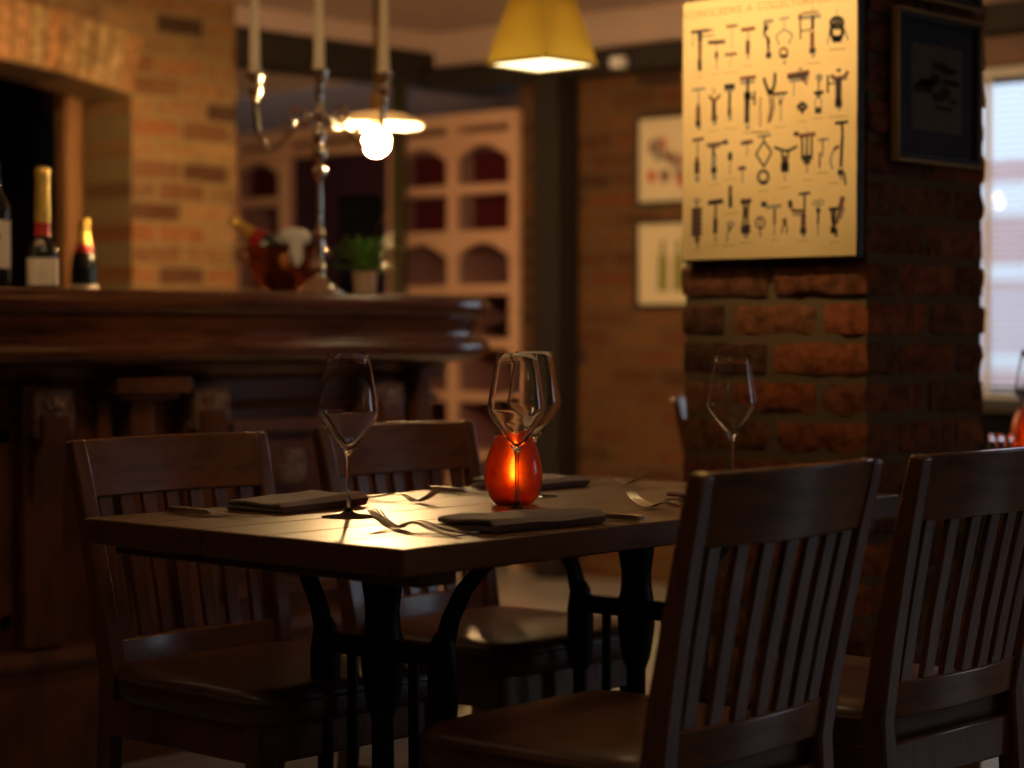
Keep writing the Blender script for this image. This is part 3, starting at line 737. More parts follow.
# ------------------------------------------------------------------ wine glasses, candle holders
def wine_glass_mb(k=1.0):
    w_ = .0011
    outer = [(.001, 0), (.046, 0), (.0462, .0012), (.043, .0022), (.02, .0045), (.008, .009), (.0042, .018), (.0034, .04), (.0032, .075), (.0038, .098), (.0065, .108), (.014, .120), (.028, .139), (.041, .156), (.0485, .166), (.0515, .174), (.0515, .182), (.049, .200), (.0435, .232), (.0385, .259), (.0352, .277)]
    inner = [(.0343, .2772), (.0374, .259), (.0424, .232), (.0479, .200), (.0504, .182), (.0503, .175), (.0473, .1675), (.040, .158), (.027, .1415), (.0125, .1235), (.004, .1165), (.0005, .115)]
    return MB().lathe([(a * k, z * k) for a, z in outer + inner], 48)
def wine_glass(x, y, z, label, k=1.0, group=None):
    g = wine_glass_mb(k).make('wine_glass', M['glass'], None, smooth=True, autos=75, loc=(x, y, z)); return tag(g, label, 'wine glass', group)
GW = 'wine glasses on the laid table'
wine_glass(-2.524, 2.402, TZ, 'tall empty wine glass standing alone beside the left napkin', .978, GW)
wine_glass(-2.387, 2.667, TZ, 'empty wine glass whose stem stands in front of the amber candle holder', .975, GW)
wine_glass(-2.579, 2.929, TZ, 'empty wine glass standing just behind the amber candle holder', .975, GW)
wine_glass(-2.395, 3.30, TZ, 'empty wine glass in front of the brick pillar, foot hidden by the chair', .94, GW)

def votive(x, y, z, label, k=1.0, group=None):
    r = thing('candle_holder', label, 'candle holder', (x, y, z), 0, group)
    o = [(.001, 0), (.027, 0), (.035, .003), (.0445, .016), (.050, .034), (.0518, .050), (.050, .070), (.046, .088), (.040, .105), (.0345, .122)]
    i = [(.0325, .1225), (.038, .105), (.044, .088), (.048, .070), (.0495, .052), (.048, .034), (.0425, .017), (.033, .007), (.001, .005)]
    MB().lathe([(a * k, b * k) for a, b in o + i], 48).make('shade', M['amber'], r, smooth=True, autos=75)
    cd = MB().lathe([(.001, .0055), (.019, .0055), (.019, .034), (.017, .036), (.001, .0345)], 24).make('candle', M['wax'], r, smooth=True)
    MB().tube([(0, 0, .034), (0, 0, .043)], .0008, 6).make('wick', M['dark'], cd)
    MB().lathe([(.0005, .041), (.0045, .046), (.0075, .055), (.006, .066), (.003, .077), (.0004, .086)], 12).make('flame', M['flame'], cd, smooth=True)
    return r
votive(-2.487, 2.77, TZ, 'egg-shaped amber glass candle holder glowing at the middle of the table', 1, 'amber candle holders')
votive(-2.45, 4.60, TZ, 'amber candle holder on the further table at the right edge', 1, 'amber candle holders')
wine_glass(-2.36, 4.45, TZ, 'blurred wine glass on the further table at the right edge', .95, 'wine glasses on the further table')
# ------------------------------------------------------------------ cutlery
def fork_mb():
    b = MB()
    b.bar([(0, 0, .0035), (.03, 0, .003), (.07, 0, .008), (.10, 0, .014), (.125, 0, .012), (.142, 0, .006)], [.018, .019, .013, .008, .009, .018], [.0025, .003, .003, .003, .0028, .0022])
    b.bar([(.141, 0, .0055), (.15, 0, .0035), (.160, 0, .003)], [.016, .023, .024], .002)
    for q in (-1.5, -.5, .5, 1.5):
        b.bar([(.158, q * .0064, .003), (.172, q * .0068, .0065), (.190, q * .0068, .015), (.206, q * .0066, .028)], [.0046, .0042, .0038, .0024], [.0022, .0022, .002, .0016])
    return b
def knife_mb():
    b = MB()
    b.bar([(0, 0, .006), (.01, 0, .006), (.05, 0, .006), (.09, 0, .006), (.098, 0, .006)], [.012, .018, .016, .014, .010], [.007, .010, .009, .009, .007])
    b.bar([(.097, 0, .005), (.11, 0, .004), (.16, 0, .004), (.2, 0, .004), (.222, .004, .004)], [.010, .018, .020, .017, .004], [.004, .002, .0015, .0012, .001])
    return b
fo = fork_mb().make('fork', M['steel'], None, bevel=.0008); kn = knife_mb().make('knife', M['steel'], None, bevel=.0012)
def put(src, used, x, y, a, label, cat, group):
    o = src if not used[0] else src.copy()
    if used[0]: COL.objects.link(o)
    used[0] = True
    o.location = (x, y, TZ + .0004); o.rotation_euler = (0, 0, a); return tag(o, label, cat, group)
uf, uk = [False], [False]
GF, GK = 'forks on the laid table', 'knives on the laid table'
put(fo, uf, -2.795, 2.68, 0, 'steel fork behind the lone wine glass, tines turned up beside the far knife', 'fork', GF)
put(fo, uf, -2.79, 3.275, -.03, 'steel fork at the far end beside the further napkin, bright at the neck', 'fork', GF)
put(fo, uf, -2.150, 2.278, PI - .10, 'steel fork nearest the front corner, tines turned up', 'fork', GF)
put(fo, uf, -2.165, 2.325, PI + .10, 'steel fork lying close behind the nearest fork, next to the napkin', 'fork', GF)
put(fo, uf, -2.10, 2.845, PI - .12, 'steel fork half hidden by the tall chair, tines turned up', 'fork', GF)
put(fo, uf, -2.11, 2.88, PI - .02, 'steel fork lying just behind the fork half hidden by the tall chair', 'fork', GF)
put(kn, uk, -2.815, 2.262, .05, 'steel knife beside the left napkin at the left edge', 'knife', GK)
put(kn, uk, -2.81, 2.888, 0, 'steel knife between the lone glass and the amber candle holder', 'knife', GK)
put(kn, uk, -2.105, 2.655, PI + .0, 'steel knife right of the front napkin with blue glint on the handle', 'knife', GK)
put(kn, uk, -2.11, 3.20, PI, 'steel knife behind the tall chair at the pillar end', 'knife', GK)

def napkin(x, y, a, w_, L, label, seed, layers=4):
    b = MB(); T = .0085; gap = .0100; layers = 2
    # serpentine fold profile (x across, z up)
    path = []
    for k in range(layers):
        z = T / 2 + k * gap; xs = [(-w_ / 2 + w_ * i / 8) for i in range(9)]
        if k % 2: xs = xs[::-1]
        shrink = 1 - .07 * k
        for xx in xs: path.append((xx * shrink, z))
        if k < layers - 1:
            e = xs[-1] * shrink + math.copysign(.0048, xs[-1]); path.append((e, z + gap / 2))
    n = len(path); secs = []
    NS = [-.5, -.497, -.488, -.46, -.3, -.15, 0, .15, .3, .46, .488, .497, .5]; TS = [.15, .55, .85, 1, 1, 1, 1, 1, 1, 1, .85, .55, .15]
    for ns, T in zip(NS, [.0085 * q_ for q_ in TS]):
        yy = L * ns; sec_t = []; sec_b = []
        for q, (px_, pz_) in enumerate(path):
            a_ = Vector(path[max(0, q - 1)]); c_ = Vector(path[min(n - 1, q + 1)]); d = (c_ - a_).normalized(); nr = Vector((-d.y, d.x))
            wv = noise.noise(Vector((px_ * 14 + seed, yy * 11, pz_ * 30))) * .0045 * (pz_ / .01)
            lift = .005 * max(0, (pz_ - .006) / .012) * (noise.noise(Vector((seed, yy * 9, px_ * 8))) + .4)
            sh = noise.noise(Vector((seed * 3, yy * 9, pz_ * 60))) * .007
            sec_t.append((px_ + sh + nr.x * T / 2, yy, pz_ + nr.y * T / 2 + wv + max(0, lift)))
            sec_b.append((px_ + sh - nr.x * T / 2, yy, pz_ - nr.y * T / 2 + wv + max(0, lift)))
        secs.append(sec_t + sec_b[::-1])
    b.sections(secs)
    o = b.make('napkin', M['napkin'], None, smooth=True, autos=80, bevel=.0032, seg=3, loc=(x, y, TZ + .0008), rot=(0, 0, a))
    return tag(o, label, 'napkin', 'folded taupe napkins')
napkin(-2.725, 2.47, .06, .13, .215, 'folded taupe napkin left of the lone wine glass', 1.3, 5)
napkin(-2.74, 3.10, -.04, .13, .20, 'folded taupe napkin behind the amber candle holder', 4.1, 5)
napkin(-2.205, 2.475, -.06, .125, .25, 'folded taupe napkin at the front edge beneath the middle glasses', 7.7, 4)
napkin(-2.235, 3.06, .03, .13, .20, 'folded taupe napkin hidden behind the tall chair', 9.2, 4)
# small tumblers on the further table
tq = None
for k, (x, y) in enumerate([(-2.469, 4.44), (-2.447, 4.445), (-2.422, 4.45)]):
    tl = ['small glass shaker nearest the pillar of three on the further table', 'small glass shaker in the middle of three on the further table', 'small glass shaker at the right of three on the further table'][k]
    if tq is None:
        tq = MB().lathe([(.001, 0), (.0095, 0), (.0098, .05), (.0075, .060), (.0085, .064), (.001, .066), (.001, .060), (.0065, .056), (.0085, .048), (.0083, .004), (.001, .003)], 24).make('glass_shaker', M['tumbler'], None, smooth=True, autos=60, loc=(x, y, TZ)); o = tq
    else:
        o = tq.copy(); COL.objects.link(o); o.location = (x, y, TZ)
    tag(o, tl, 'shaker', 'glass shakers on the further table')

# ------------------------------------------------------------------ bar counter
BX = -4.0; BZ = 1.157; CY = 4.20; CR = .40; YS = .8
def bar_path(off, n=12):
    """plan curve of the nosing moved inwards by off"""
    P = [(BX - off, YS), (BX - off, 2.0), (BX - off, 3.2)]
    r = CR - off
    for i in range(n + 1):
        a = PI / 2 * i / n; P.append((BX - CR + r * math.cos(a), CY + r * math.sin(a)))
    P.append((BX - .95, CY + r)); return P
bc = thing('bar_counter', 'long dark polished wooden bar counter with thick moulded edge and carved front', 'bar counter', (BX, 3.0, 0))
def rel(o): o.location = (-BX, -3.0, 0); return o
b = MB()
prof = [(.14, BZ), (.03, BZ), (.012, BZ - .003), (.002, BZ - .014), (0, BZ - .030), (.004, BZ - .048), (.016, BZ - .060), (.024, BZ - .064), (.026, BZ - .080), (.034, BZ - .100), (.034, BZ - .112), (.022, BZ - .124), (.006, BZ - .130), (0, BZ - .140), (.001, BZ - .158), (.010, BZ - .170), (.026, BZ - .178), (.05, BZ - .186), (.14, BZ - .188)]
paths = [bar_path(o_) for o_, z_ in prof]
secs = [[(paths[k][i][0], paths[k][i][1], prof[k][1]) for k in range(len(prof))] for i in range(len(paths[0]))]
b.sections(secs, cap=True, closed=False)
inner = bar_path(.14); ring_ = [(x, y, BZ) for x, y in inner] + [(BX - .95, YS, BZ)]
b.add(ring_, [tuple(range(len(ring_)))])
b.add([(x, y, BZ - .04) for x, y, z_ in ring_], [tuple(range(len(ring_)))])
rel(b.make('counter_top', M['barwood'], bc, smooth=True, autos=45))
b = MB(); pts = bar_path(.17); q = bar_path(.20)
secs = []
for i in range(len(pts)):
    secs.append([(pts[i][0], pts[i][1], 0), (pts[i][0], pts[i][1], BZ - .17), (q[i][0], q[i][1], BZ - .17), (q[i][0], q[i][1], 0)])
b.sections(secs); rel(b.make('front_panel', M['barfront'], bc, smooth=True))
def sweep(name, off, prof2, mat):
    b = MB(); P = [bar_path(off - o_) for o_, z_ in prof2]
    b.sections([[(P[k][i][0], P[k][i][1], prof2[k][1]) for k in range(len(prof2))] for i in range(len(P[0]))]); return rel(b.make(name, mat, bc, smooth=True))
sweep('skirting', .17, [(0, 0), (.05, 0), (.05, .20), (.045, .215), (.03, .22), (.03, .25), (.045, .26), (.05, .275), (.04, .30), (.02, .31), (0, .31)], M['barfront'])
sweep('frieze_moulding', .17, [(0, .855), (.018, .86), (.024, .868), (.018, .876), (0, .88)], M['barfront'])
sweep('cornice_moulding', .17, [(0, .93), (.03, .94), (.045, .955), (.05, .97), (0, .97)], M['barfront'])
XF = BX - .17
def boss(par, y, z, s=.10):
    b = MB(); x = XF + .085
    b.box(XF + .05, x, y - s / 2, y + s / 2, z - s / 2, z + s / 2)
    for k in range(9):
        t = -s / 2 + s * k / 8
        for (yy, zz) in ((y + t, z + s / 2), (y + t, z - s / 2), (y - s / 2, z + t), (y + s / 2, z + t)):
            b.ball((x, yy, zz), .0068, 8)
    for k in range(8):
        a = PI / 4 * k; b.ball((x + .003, y + .026 * math.cos(a), z + .026 * math.sin(a)), .018, 10, (.45, 1, .45), Matrix.Rotation(a, 3, 'X'))
    b.ball((x + .006, y, z), .012, 12)
    return rel(b.make('carved_boss', M['bosswood'], par, smooth=True))
M['bosswood'] = wood('carved boss wood', (.13, .06, .035), (.30, .17, .12), .2, (20, 20, 20), .9, .8)
def pil(y, lower=True):
    b = MB(); b.box(XF, XF + .045, y - .055, y + .055, .31, .93)
    # scroll corbel under the boss
    prof = [(XF + .04, .865), (XF + .10, .865), (XF + .105, .82), (XF + .10, .79), (XF + .08, .765), (XF + .065, .73), (XF + .06, .68), (XF + .04, .64)]
    b.prism(prof, 'y', y - .04, y + .04)
    o = rel(b.make('pilaster', M['barfront'], bc, bevel=.004))
    bo = boss(o, y, .862); bo.location = (0, 0, 0)
    if lower:
        bo = boss(o, y, .60, .07); bo.location = (0, 0, 0)
    return o
ys_p = [1.6, 2.15, at_X(52, -4.09), at_X(211, -4.09), at_X(387, -4.09)]
for y in ys_p: pil(y, False)
boss(bc, at_X(291, -4.09), .705, .075)
def frame(y0, y1, z0=.36, z1=.83):
    b = MB(); x = XF; t = .03; w_ = .04
    b.box(x, x + t, y0, y1, z1 - w_, z1); b.box(x, x + t, y0, y1, z0, z0 + w_); b.box(x, x + t, y0, y0 + w_, z0, z1); b.box(x, x + t, y1 - w_, y1, z0, z1)
    b.box(x, x + .012, y0 + w_ + .02, y1 - w_ - .02, z0 + w_ + .02, z1 - w_ - .02)
    rel(b.make('panel_frame', M['barfront'], bc, bevel=.006))
frame(1.68, 2.06); frame(2.23, ys_p[2] - .08)
frame(ys_p[3] + .08, ys_p[4] - .08); frame(ys_p[4] + .07, 4.19)
# broad column with capital
yc = at_X(153, -4.06); b = MB()
b.box(XF, XF + .12, yc - .115, yc + .115, .905, .945); b.box(XF, XF + .10, yc - .09, yc + .09, .89, .905)
b.box(XF, XF + .03, yc - .10, yc - .06, .31, .89); b.box(XF, XF + .07, yc - .035, yc + .035, .31, .89); b.box(XF, XF + .03, yc + .06, yc + .10, .31, .89)
rel(b.make('column', M['barfront'], bc, bevel=.004))
b = MB(); ye = at_X(455, -4.10)
b.box(XF - .01, XF + .07, ye - .05 - .1, ye + .0 - .1, .31, .95); b.box(XF, XF + .10, ye - .17, ye - .08, .925, .955)
rel(b.make('column', M['barfront'], bc, bevel=.004))

# ------------------------------------------------------------------ things on the bar
def bottle(x, y, z, label, kind, k=1.0, tilt=None, group='bottles at the bar'):
    r = thing('wine_bottle', label, 'bottle', (x, y, z), TH, group)
    p = [(.001, .0), (.035, .0), (.0375, .004), (.0375, .185), (.036, .20), (.028, .218), (.018, .235), (.0145, .25), (.0138, .29), (.0155, .292), (.0155, .298), (.012, .30), (.001, .30)]
    if kind == 'gold' and k == 1.0: p = [(.001, .0), (.034, .0), (.037, .004), (.037, .088), (.034, .102), (.026, .116), (.019, .128), (.017, .14), (.0165, .20), (.0150, .262), (.0165, .285), (.0165, .298), (.013, .302), (.001, .302)]
    elif kind != 'still': p = [(.001, .0), (.04, .0), (.043, .004), (.043, .14), (.041, .165), (.034, .19), (.025, .215), (.019, .24), (.0155, .262), (.0165, .285), (.0165, .298), (.013, .302), (.001, .302)]
    MB().lathe([(a * k, b_ * k) for a, b_ in p], 32).make('body', M['bottle'], r, smooth=True, autos=60)
    def band(name, z0, z1, mat, e=.0006, n=6):
        pr_ = []
        for i in range(n + 1):
            zz = z0 + (z1 - z0) * i / n
            for (r0, a0_), (r1, a1_) in zip(p[:-1], p[1:]):
                if a0_ <= zz <= a1_ and a1_ > a0_:
                    pr_.append(((r0 + (r1 - r0) * (zz - a0_) / (a1_ - a0_) + e) * k, zz * k)); break
        return MB().lathe(pr_, 32, cap=True).make(name, mat, r, smooth=True, autos=60)
    if kind == 'still':
        band('paper_label', .05, .165, M['label']); MB().obox(Matrix.Translation((.012, -.0384, .125)) , .022, .0012, .014).make('label_mark', M['redlabel'], r)
    elif kind == 'gold':
        lo_ = k == 1.0
        band('paper_label', .012, .078 if lo_ else .095, M['label']); band('gold_foil', .165 if lo_ else .205, .301, M['goldfoil'], .0012, 14); band('red_seal', .132 if lo_ else .165, .1645 if lo_ else .204, M['redfoil'], .0012, 8)
        MB().lathe([(.001, -.002), (.011, -.002), (.011, .002), (.001, .002)], 20).make('round_seal', M['label'], r, loc=(0, -.030, .112) if lo_ else (0, -.033, .116), rot=(PI / 2 + .6, 0, 0))
    else:
        band('paper_label', .02, .09, M['label']); band('gold_foil', .225, .301, M['goldfoil'], .0012, 14); band('red_seal', .20, .224, M['redfoil'], .0012, 8)
    if tilt: r.rotation_euler = tilt
    return r
bottle(-4.30, at_X(-5, -4.30), BZ + .0008, 'dark wine bottle with large cream label, leftmost on the bar', 'still')
bottle(-4.30, at_X(43, -4.30), BZ + .0008, 'champagne bottle with tall gold foil neck and red seal on the bar', 'gold')
bottle(-5.5, at_X(84, -5.5), 1.1108, 'champagne bottle with short yellow foil behind the bar, next to the timber post', 'short')
# back counter behind the bar
k = thing('back_counter', 'dark wooden service counter behind the bar', 'counter', (-5.55, 3.4, 0))
MB().box(-.32, .32, -1.5, 1.3, 1.07, 1.11).make('counter_top', M['barwood'], k, bevel=.005)
MB().box(-.28, .28, -1.45, 1.25, 0, 1.07).make('body', M['barfront'], k, bevel=.005)

# candelabra
cx, cy = -4.25, at_X(320, -4.25)
cb = thing('candelabra', 'tall polished silver three-light candelabra standing on the bar', 'candelabra', (cx, cy, BZ + .0005), TH - .0)
prof = [(.001, 0), (.068, 0), (.070, .004), (.066, .010), (.052, .016), (.050, .022), (.040, .030), (.022, .042), (.014, .055), (.018, .066), (.024, .074), (.018, .082), (.010, .090), (.012, .12), (.018, .135), (.010, .15), (.016, .158), (.022, .166), (.014, .176), (.009, .19), (.010, .23), (.008, .30), (.010, .315), (.022, .325), (.026, .336), (.018, .348), (.010, .356), (.020, .37), (.026, .385), (.020, .40), (.012, .41), (.018, .425), (.022, .44), (.013, .455), (.010, .47), (.018, .485), (.022, .497), (.012, .51), (.010, .535), (.016, .55), (.010, .565), (.018, .58), (.028, .600), (.030, .612), (.018, .616), (.001, .616)]
MB().lathe([(a_ if z_ < .05 else a_ * .82, z_) for a_, z_ in prof], 24).make('stem', M['silver'], cb, smooth=True, autos=60)
for sgn in (-1, 1):
    b = MB(); P = []
    for i in range(25):
        t = i / 24
        x = sgn * (.012 + .165 * t); zz = .46 + .045 * math.sin(PI * 2 * (t * .75 + .08)) - .05 * math.sin(PI * t) + .04 * t ** 3
        P.append((x, 0, zz))
    P[-1] = (sgn * .177, 0, .54)
    b.tube(P, [.0065 + .003 * math.sin(i * 1.3) ** 2 for i in range(25)], 10)
    b.tube([(sgn * (.055 + .02 * math.cos(a)), 0, .485 + .02 * math.sin(a)) for a in [x * .5 for x in range(13)]], .005, 8)
    b.ball((sgn * .035, 0, .468), .013, 12); b.ball((sgn * .10, 0, .455), .010, 12)
    for k_ in range(7):
        a = PI * .9 * k_ / 6; b.ball((sgn * (.06 + .02 * math.cos(a)), .0, .49 + .02 * math.sin(a)), .006, 8)
    b.make('arm', M['silver'], cb, smooth=True)
    MB().lathe([(.001, .515), (.008, .52), (.012, .53), (.009, .54), (.014, .55), (.018, .562), (.011, .575), (.013, .585), (.024, .597), (.026, .604), (.014, .607), (.001, .607)], 20, (sgn * .177, 0, 0)).make('candle_cup', M['silver'], cb, smooth=True)
GC = 'white taper candles in the candelabra'
cands = [('ivory taper candle in the left arm of the candelabra', -.177, .6035), ('ivory taper candle in the centre of the candelabra', 0, .6165), ('ivory taper candle in the right arm of the candelabra', .177, .6075)]
tp = None
for lb, ox, oz in cands:
    loc = (cx + ox * math.cos(TH), cy + ox * math.sin(TH), BZ + .0005 + max(oz, .6075))
    if tp is None:
        tp = thing('taper_candle', lb, 'candle', loc, 0, GC)
        MB().lathe([(.001, 0), (.0165, 0), (.0165, .01), (.015, .03), (.0125, .20), (.0105, .262), (.006, .27), (.001, .271)], 20).make('wax', M['candle'], tp, smooth=True)
        MB().tube([(0, 0, .27), (.001, 0, .282)], .0009, 6).make('wick', M['dark'], tp)
    else: dup(tp, loc, 0, lb, GC)

# ice bucket
ix, iy = -4.52, at_X(284, -4.52)
ib = thing('ice_bucket', 'shallow copper wine bucket on the bar behind the candelabra', 'ice bucket', (ix, iy, BZ + .0005))
MB().lathe([(.001, 0), (.05, 0), (.052, .006), (.04, .014), (.07, .03), (.095, .07), (.105, .11), (.109, .14), (.113, .142), (.105, .142), (.10, .11), (.09, .072), (.066, .036), (.001, .03)], 36).make('bowl', M['copper'], ib, smooth=True, autos=60)
for s_ in (-1, 1):
    MB().tube([(s_ * .108 * math.cos(TH), s_ * .108 * math.sin(TH), .10), (s_ * .128 * math.cos(TH), s_ * .128 * math.sin(TH), .11), (s_ * .128 * math.cos(TH), s_ * .128 * math.sin(TH), .13), (s_ * .110 * math.cos(TH), s_ * .110 * math.sin(TH), .135)], .005, 8).make('handle', M['copper'], ib, smooth=True)
bt = bottle(ix + .035, iy + .02, BZ + .075, 'champagne bottle leaning to the left in the copper bucket', 'gold', .8)
bt.rotation_euler = (0, math.radians(-52), TH)
nb_ = MB()
def lump(cx_, cy_, cz_, rx, ry, rz_, sd):
    secs = []
    for i in range(11):
        a_ = -PI / 2 + PI * i / 10; row = []
        for k_ in range(20):
            th = 2 * PI * k_ / 20; v_ = Vector((math.cos(a_) * math.cos(th) * rx, math.cos(a_) * math.sin(th) * ry, math.sin(a_) * rz_))
            row.append(Vector((cx_, cy_, cz_)) + v_ * (1 + .22 * noise.noise(v_ * 40 + Vector((sd, 0, 0)))))
        secs.append(row)
    nb_.sections(secs, False)
lump(.035, -.06, .160, .048, .030, .028, 1.0); lump(.045, -.098, .122, .020, .010, .045, 4.0)
no = nb_.make('cloth', M['cloth'], None, smooth=True, autos=False, loc=(ix, iy, BZ + .006), rot=(0, 0, TH))
tag(no, 'white cloth folded over the rim of the copper bucket', 'cloth')

# black upright box
kx = -4.50; ky = at_X(361, kx)
bb = thing('menu_stand', 'black upright menu stand on the bar behind the potted plant', 'stand', (kx, ky, BZ + .0005), TH)
b = MB(); b.box(-.062, .062, -.03, .03, .012, .30); b.make('body', M['darkpaint'], bb, bevel=.006)
MB().box(-.07, .07, -.045, .045, 0, .012).make('base', M['blackwood'], bb, bevel=.003)
MB().box(-.052, .052, -.0312, -.0302, .03, .285).make('face', plain('dark card', (.008, .008, .012), .8, 0, spec=.1), bb)

# potted plant
qx = -4.33; qy = at_X(365, qx)
pl = thing('potted_plant', 'small leafy green plant in a beige pot on the bar', 'plant', (qx, qy, BZ + .0005))
MB().lathe([(.001, 0), (.030, 0), (.036, .062), (.039, .064), (.039, .070), (.034, .070), (.033, .058), (.001, .056)], 28).make('pot', M['pot'], pl, smooth=True, autos=50)
MB().lathe([(.001, .0555), (.0325, .0555), (.0325, .060), (.001, .063)], 16).make('soil', M['soil'], pl, smooth=True)
b = MB()
def leaf(b, a, L, rise, wd, z0=.06, droop=.03):
    secs = []; dirv = Vector((math.cos(a), math.sin(a), 0)); side = Vector((-math.sin(a), math.cos(a), 0))
    for i in range(7):
        t = i / 6; p = dirv * (L * t + .005) + Vector((0, 0, z0 + rise * math.sin(t * PI * .6) - droop * t * t))
        ww = wd * math.sin(PI * min(.98, t * .93 + .05)) / 2
        secs.append([p + side * ww, p + Vector((0, 0, .0015)), p - side * ww, p - Vector((0, 0, .0015))])
    b.sections(secs)
for i in range(70): leaf(b, random.random() * 2 * PI, random.uniform(.03, .10), random.uniform(.03, .125), random.uniform(.008, .016), .06, random.uniform(0, .05))
b.make('leaves', M['leaf'], pl, smooth=True)['kind'] = 'stuff'
b = MB(); leaf(b, TH + .1, .065, .17, .022, .06, .0); b.make('yellow_leaf', M['yleaf'], pl, smooth=True)

# ------------------------------------------------------------------ wine cabinet in the alcove
wc = thing('wine_cabinet', 'pale wooden cabinet with arched compartments at the back beyond the bar', 'cabinet', (-7.3, YF - .02, 0))
xs = [-8.46 + .38 * i for i in range(7)]; XM = xs[-1]; zs_ = [.12, .50, .76, 1.0, 1.24, 1.484, 1.69, 1.92]
F = YF - .02; Bk = YF + .40
def relw(o): o.location = (7.3, -F, 0); return o
b = MB(); tw = .026
for x in xs[:3] + xs[4:]: b.box(x - tw, x + tw, F, Bk, 0, 1.98)
for z_ in zs_:
    b.box(xs[0], xs[2], F + .002, Bk, z_ - .022, z_ + .022); b.box(xs[4], xs[-1], F + .002, Bk, z_ - .022, z_ + .022)
    if z_ > 1.8 or z_ < 1.1: b.box(xs[2], xs[4], F + .002, Bk, z_ - .022, z_ + .022)
b.box(xs[0] - .03, xs[-1] + .03, F - .02, Bk, 1.97, 2.03)
relw(b.make('carcass', M['rackwood'], wc, bevel=.004))
for x0, x1 in [p_ for q_, p_ in enumerate(zip(xs[:-1], xs[1:])) if q_ not in (2, 3)]:
    for zt in (1.898, 1.462):
        b = MB(); L0, L1 = x0 + tw, x1 - tw; n_ = 8; rise = .075
        pts = [(L0, zt)] + [(L0 + (L1 - L0) * i / n_, zt - rise + rise * .85 * math.sin(PI * i / n_)) for i in range(n_ + 1)] + [(L1, zt)]
        for i in range(n_):
            p0, p1 = pts[i + 1], pts[i + 2]
            b.prism([p0, p1, (p1[0], zt + .001), (p0[0], zt + .001)], 'y', F, F + .03)
        relw(b.make('arch_rail', M['rackwood'], wc))
relw(MB().box(xs[0], xs[-1], Bk - .02, Bk, 0, 1.98).make('back_panel', M['rackback'], wc))
relw(MB().box(xs[0] + .02, xs[-1] - .02, F + .034, F + .037, .52, 1.96).make('glass_front', M['bluepane'], wc))
relw(MB().box(xs[2] + tw, xs[4] - tw, F + .06, F + .064, 1.03, 1.9).make('backing', plain('mauve reflection tint', (.16, .085, .11), .35), wc))  # mauve panel paints in the purple reflection of the cabinet glass
# things lying inside
lyb = None
for k_, (px_, lab) in enumerate(((483, 'silver-capped bottle lying low in the cabinet, left of the pair'), (495, 'silver-capped bottle lying low in the cabinet, right of the pair'))):
    xx = at_Y(px_, F + .05); loc = (xx, F + .36, 1.0235 + .0385)
    if lyb is None:
        lyb = thing('wine_bottle', lab, 'bottle', loc, 0, 'bottles lying in the cabinet'); lyb.rotation_euler = (PI / 2, 0, 0)
        MB().lathe([(.001, .0), (.035, .0), (.0375, .004), (.0375, .185), (.036, .20), (.028, .218), (.0145, .25), (.0138, .27), (.001, .27)], 20).make('body', M['bottle'], lyb, smooth=True, autos=60)
        MB().lathe([(.001, .2702), (.0165, .2702), (.0165, .30), (.001, .301)], 16).make('cap', M['silver'], lyb, smooth=True, autos=60)
    else: dup(lyb, loc, 0, lab).rotation_euler = (PI / 2, 0, 0)
bxs = None
for ci, zr, lab in ((1, 1.69, 'dark red wine box in the upper left arched compartment'), (1, 1.24, 'dark red wine box in the lower left arched compartment'), (4, 1.69, 'dark red wine box in the top arch right of the slender post'), (4, 1.484, 'dark red wine box in the middle row right of the slender post'), (5, 1.69, 'dark red wine box in the top arch at the right end'), (5, 1.484, 'dark red wine box in the middle row at the right end')):
    loc = ((xs[ci] + xs[ci + 1]) / 2, F + .21, zr + .0225)
    if bxs is None:
        bxs = thing('wine_box', lab, 'box', loc, 0, 'wine boxes in the cabinet')
        MB().box(-.13, .13, -.12, .12, 0, .13).make('body', M['redbox'], bxs, bevel=.004); MB().box(-.132, .132, -.122, .122, .131, .15).make('lid', M['redbox'], bxs, bevel=.003)
    else: dup(bxs, loc, 0, lab)
# ------------------------------------------------------------------ lamps
def lamp_loc(px, yp, d):
    u = (px - 512) / FP; x = u * d; c, s_ = math.cos(TH), math.sin(TH)
    return (c * x - s_ * d, s_ * x + c * d, 1.06 + (330 - yp) / FP * d)
lx, ly, lz = lamp_loc(377, 121, 7.0)
r = thing('pendant_lamp', 'white opal dish pendant lamp with a bare glowing globe bulb', 'pendant lamp', (lx, ly, lz))
o_ = [(.015, .026), (.06, .023), (.11, .012), (.145, -.004), (.156, -.014), (.157, -.018), (.154, -.020)]
MB().lathe(o_ + [(.142, -.010), (.108, .006), (.058, .017), (.02, .020)], 40, cap=False).make('shade', M['enamel'], r, smooth=True, autos=60)
MB().lathe([(.001, .10), (.018, .095), (.022, .05), (.022, .0), (.020, -.025), (.001, -.027)], 20).make('lamp_holder', M['goldframe'], r, smooth=True)
MB().ball((0, 0, -.072), .040, 24, (1, 1, 1.12)).make('bulb', M['bulb'], r, smooth=True)
MB().tube([(0, 0, .09), (0, 0, CEIL - lz)], .008, 8).make('rod', M['goldframe'], r)
gx, gy, gz = lamp_loc(542, 66, 6.0)
r = thing('pendant_lamp', 'square tapered pendant lamp with gold pleated fabric shade', 'pendant lamp', (gx, gy, gz))
def sq(h, z, n=16, pleat=0):
    pts = []
    for side in range(4):
        for i in range(n):
            t = -1 + 2 * i / n; m_ = 1 + pleat * (i % 2)
            p = [(t, -1), (1, t), (-t, 1), (-1, -t)][side]
            pts.append((p[0] * h * m_, p[1] * h * m_, z))
    return pts
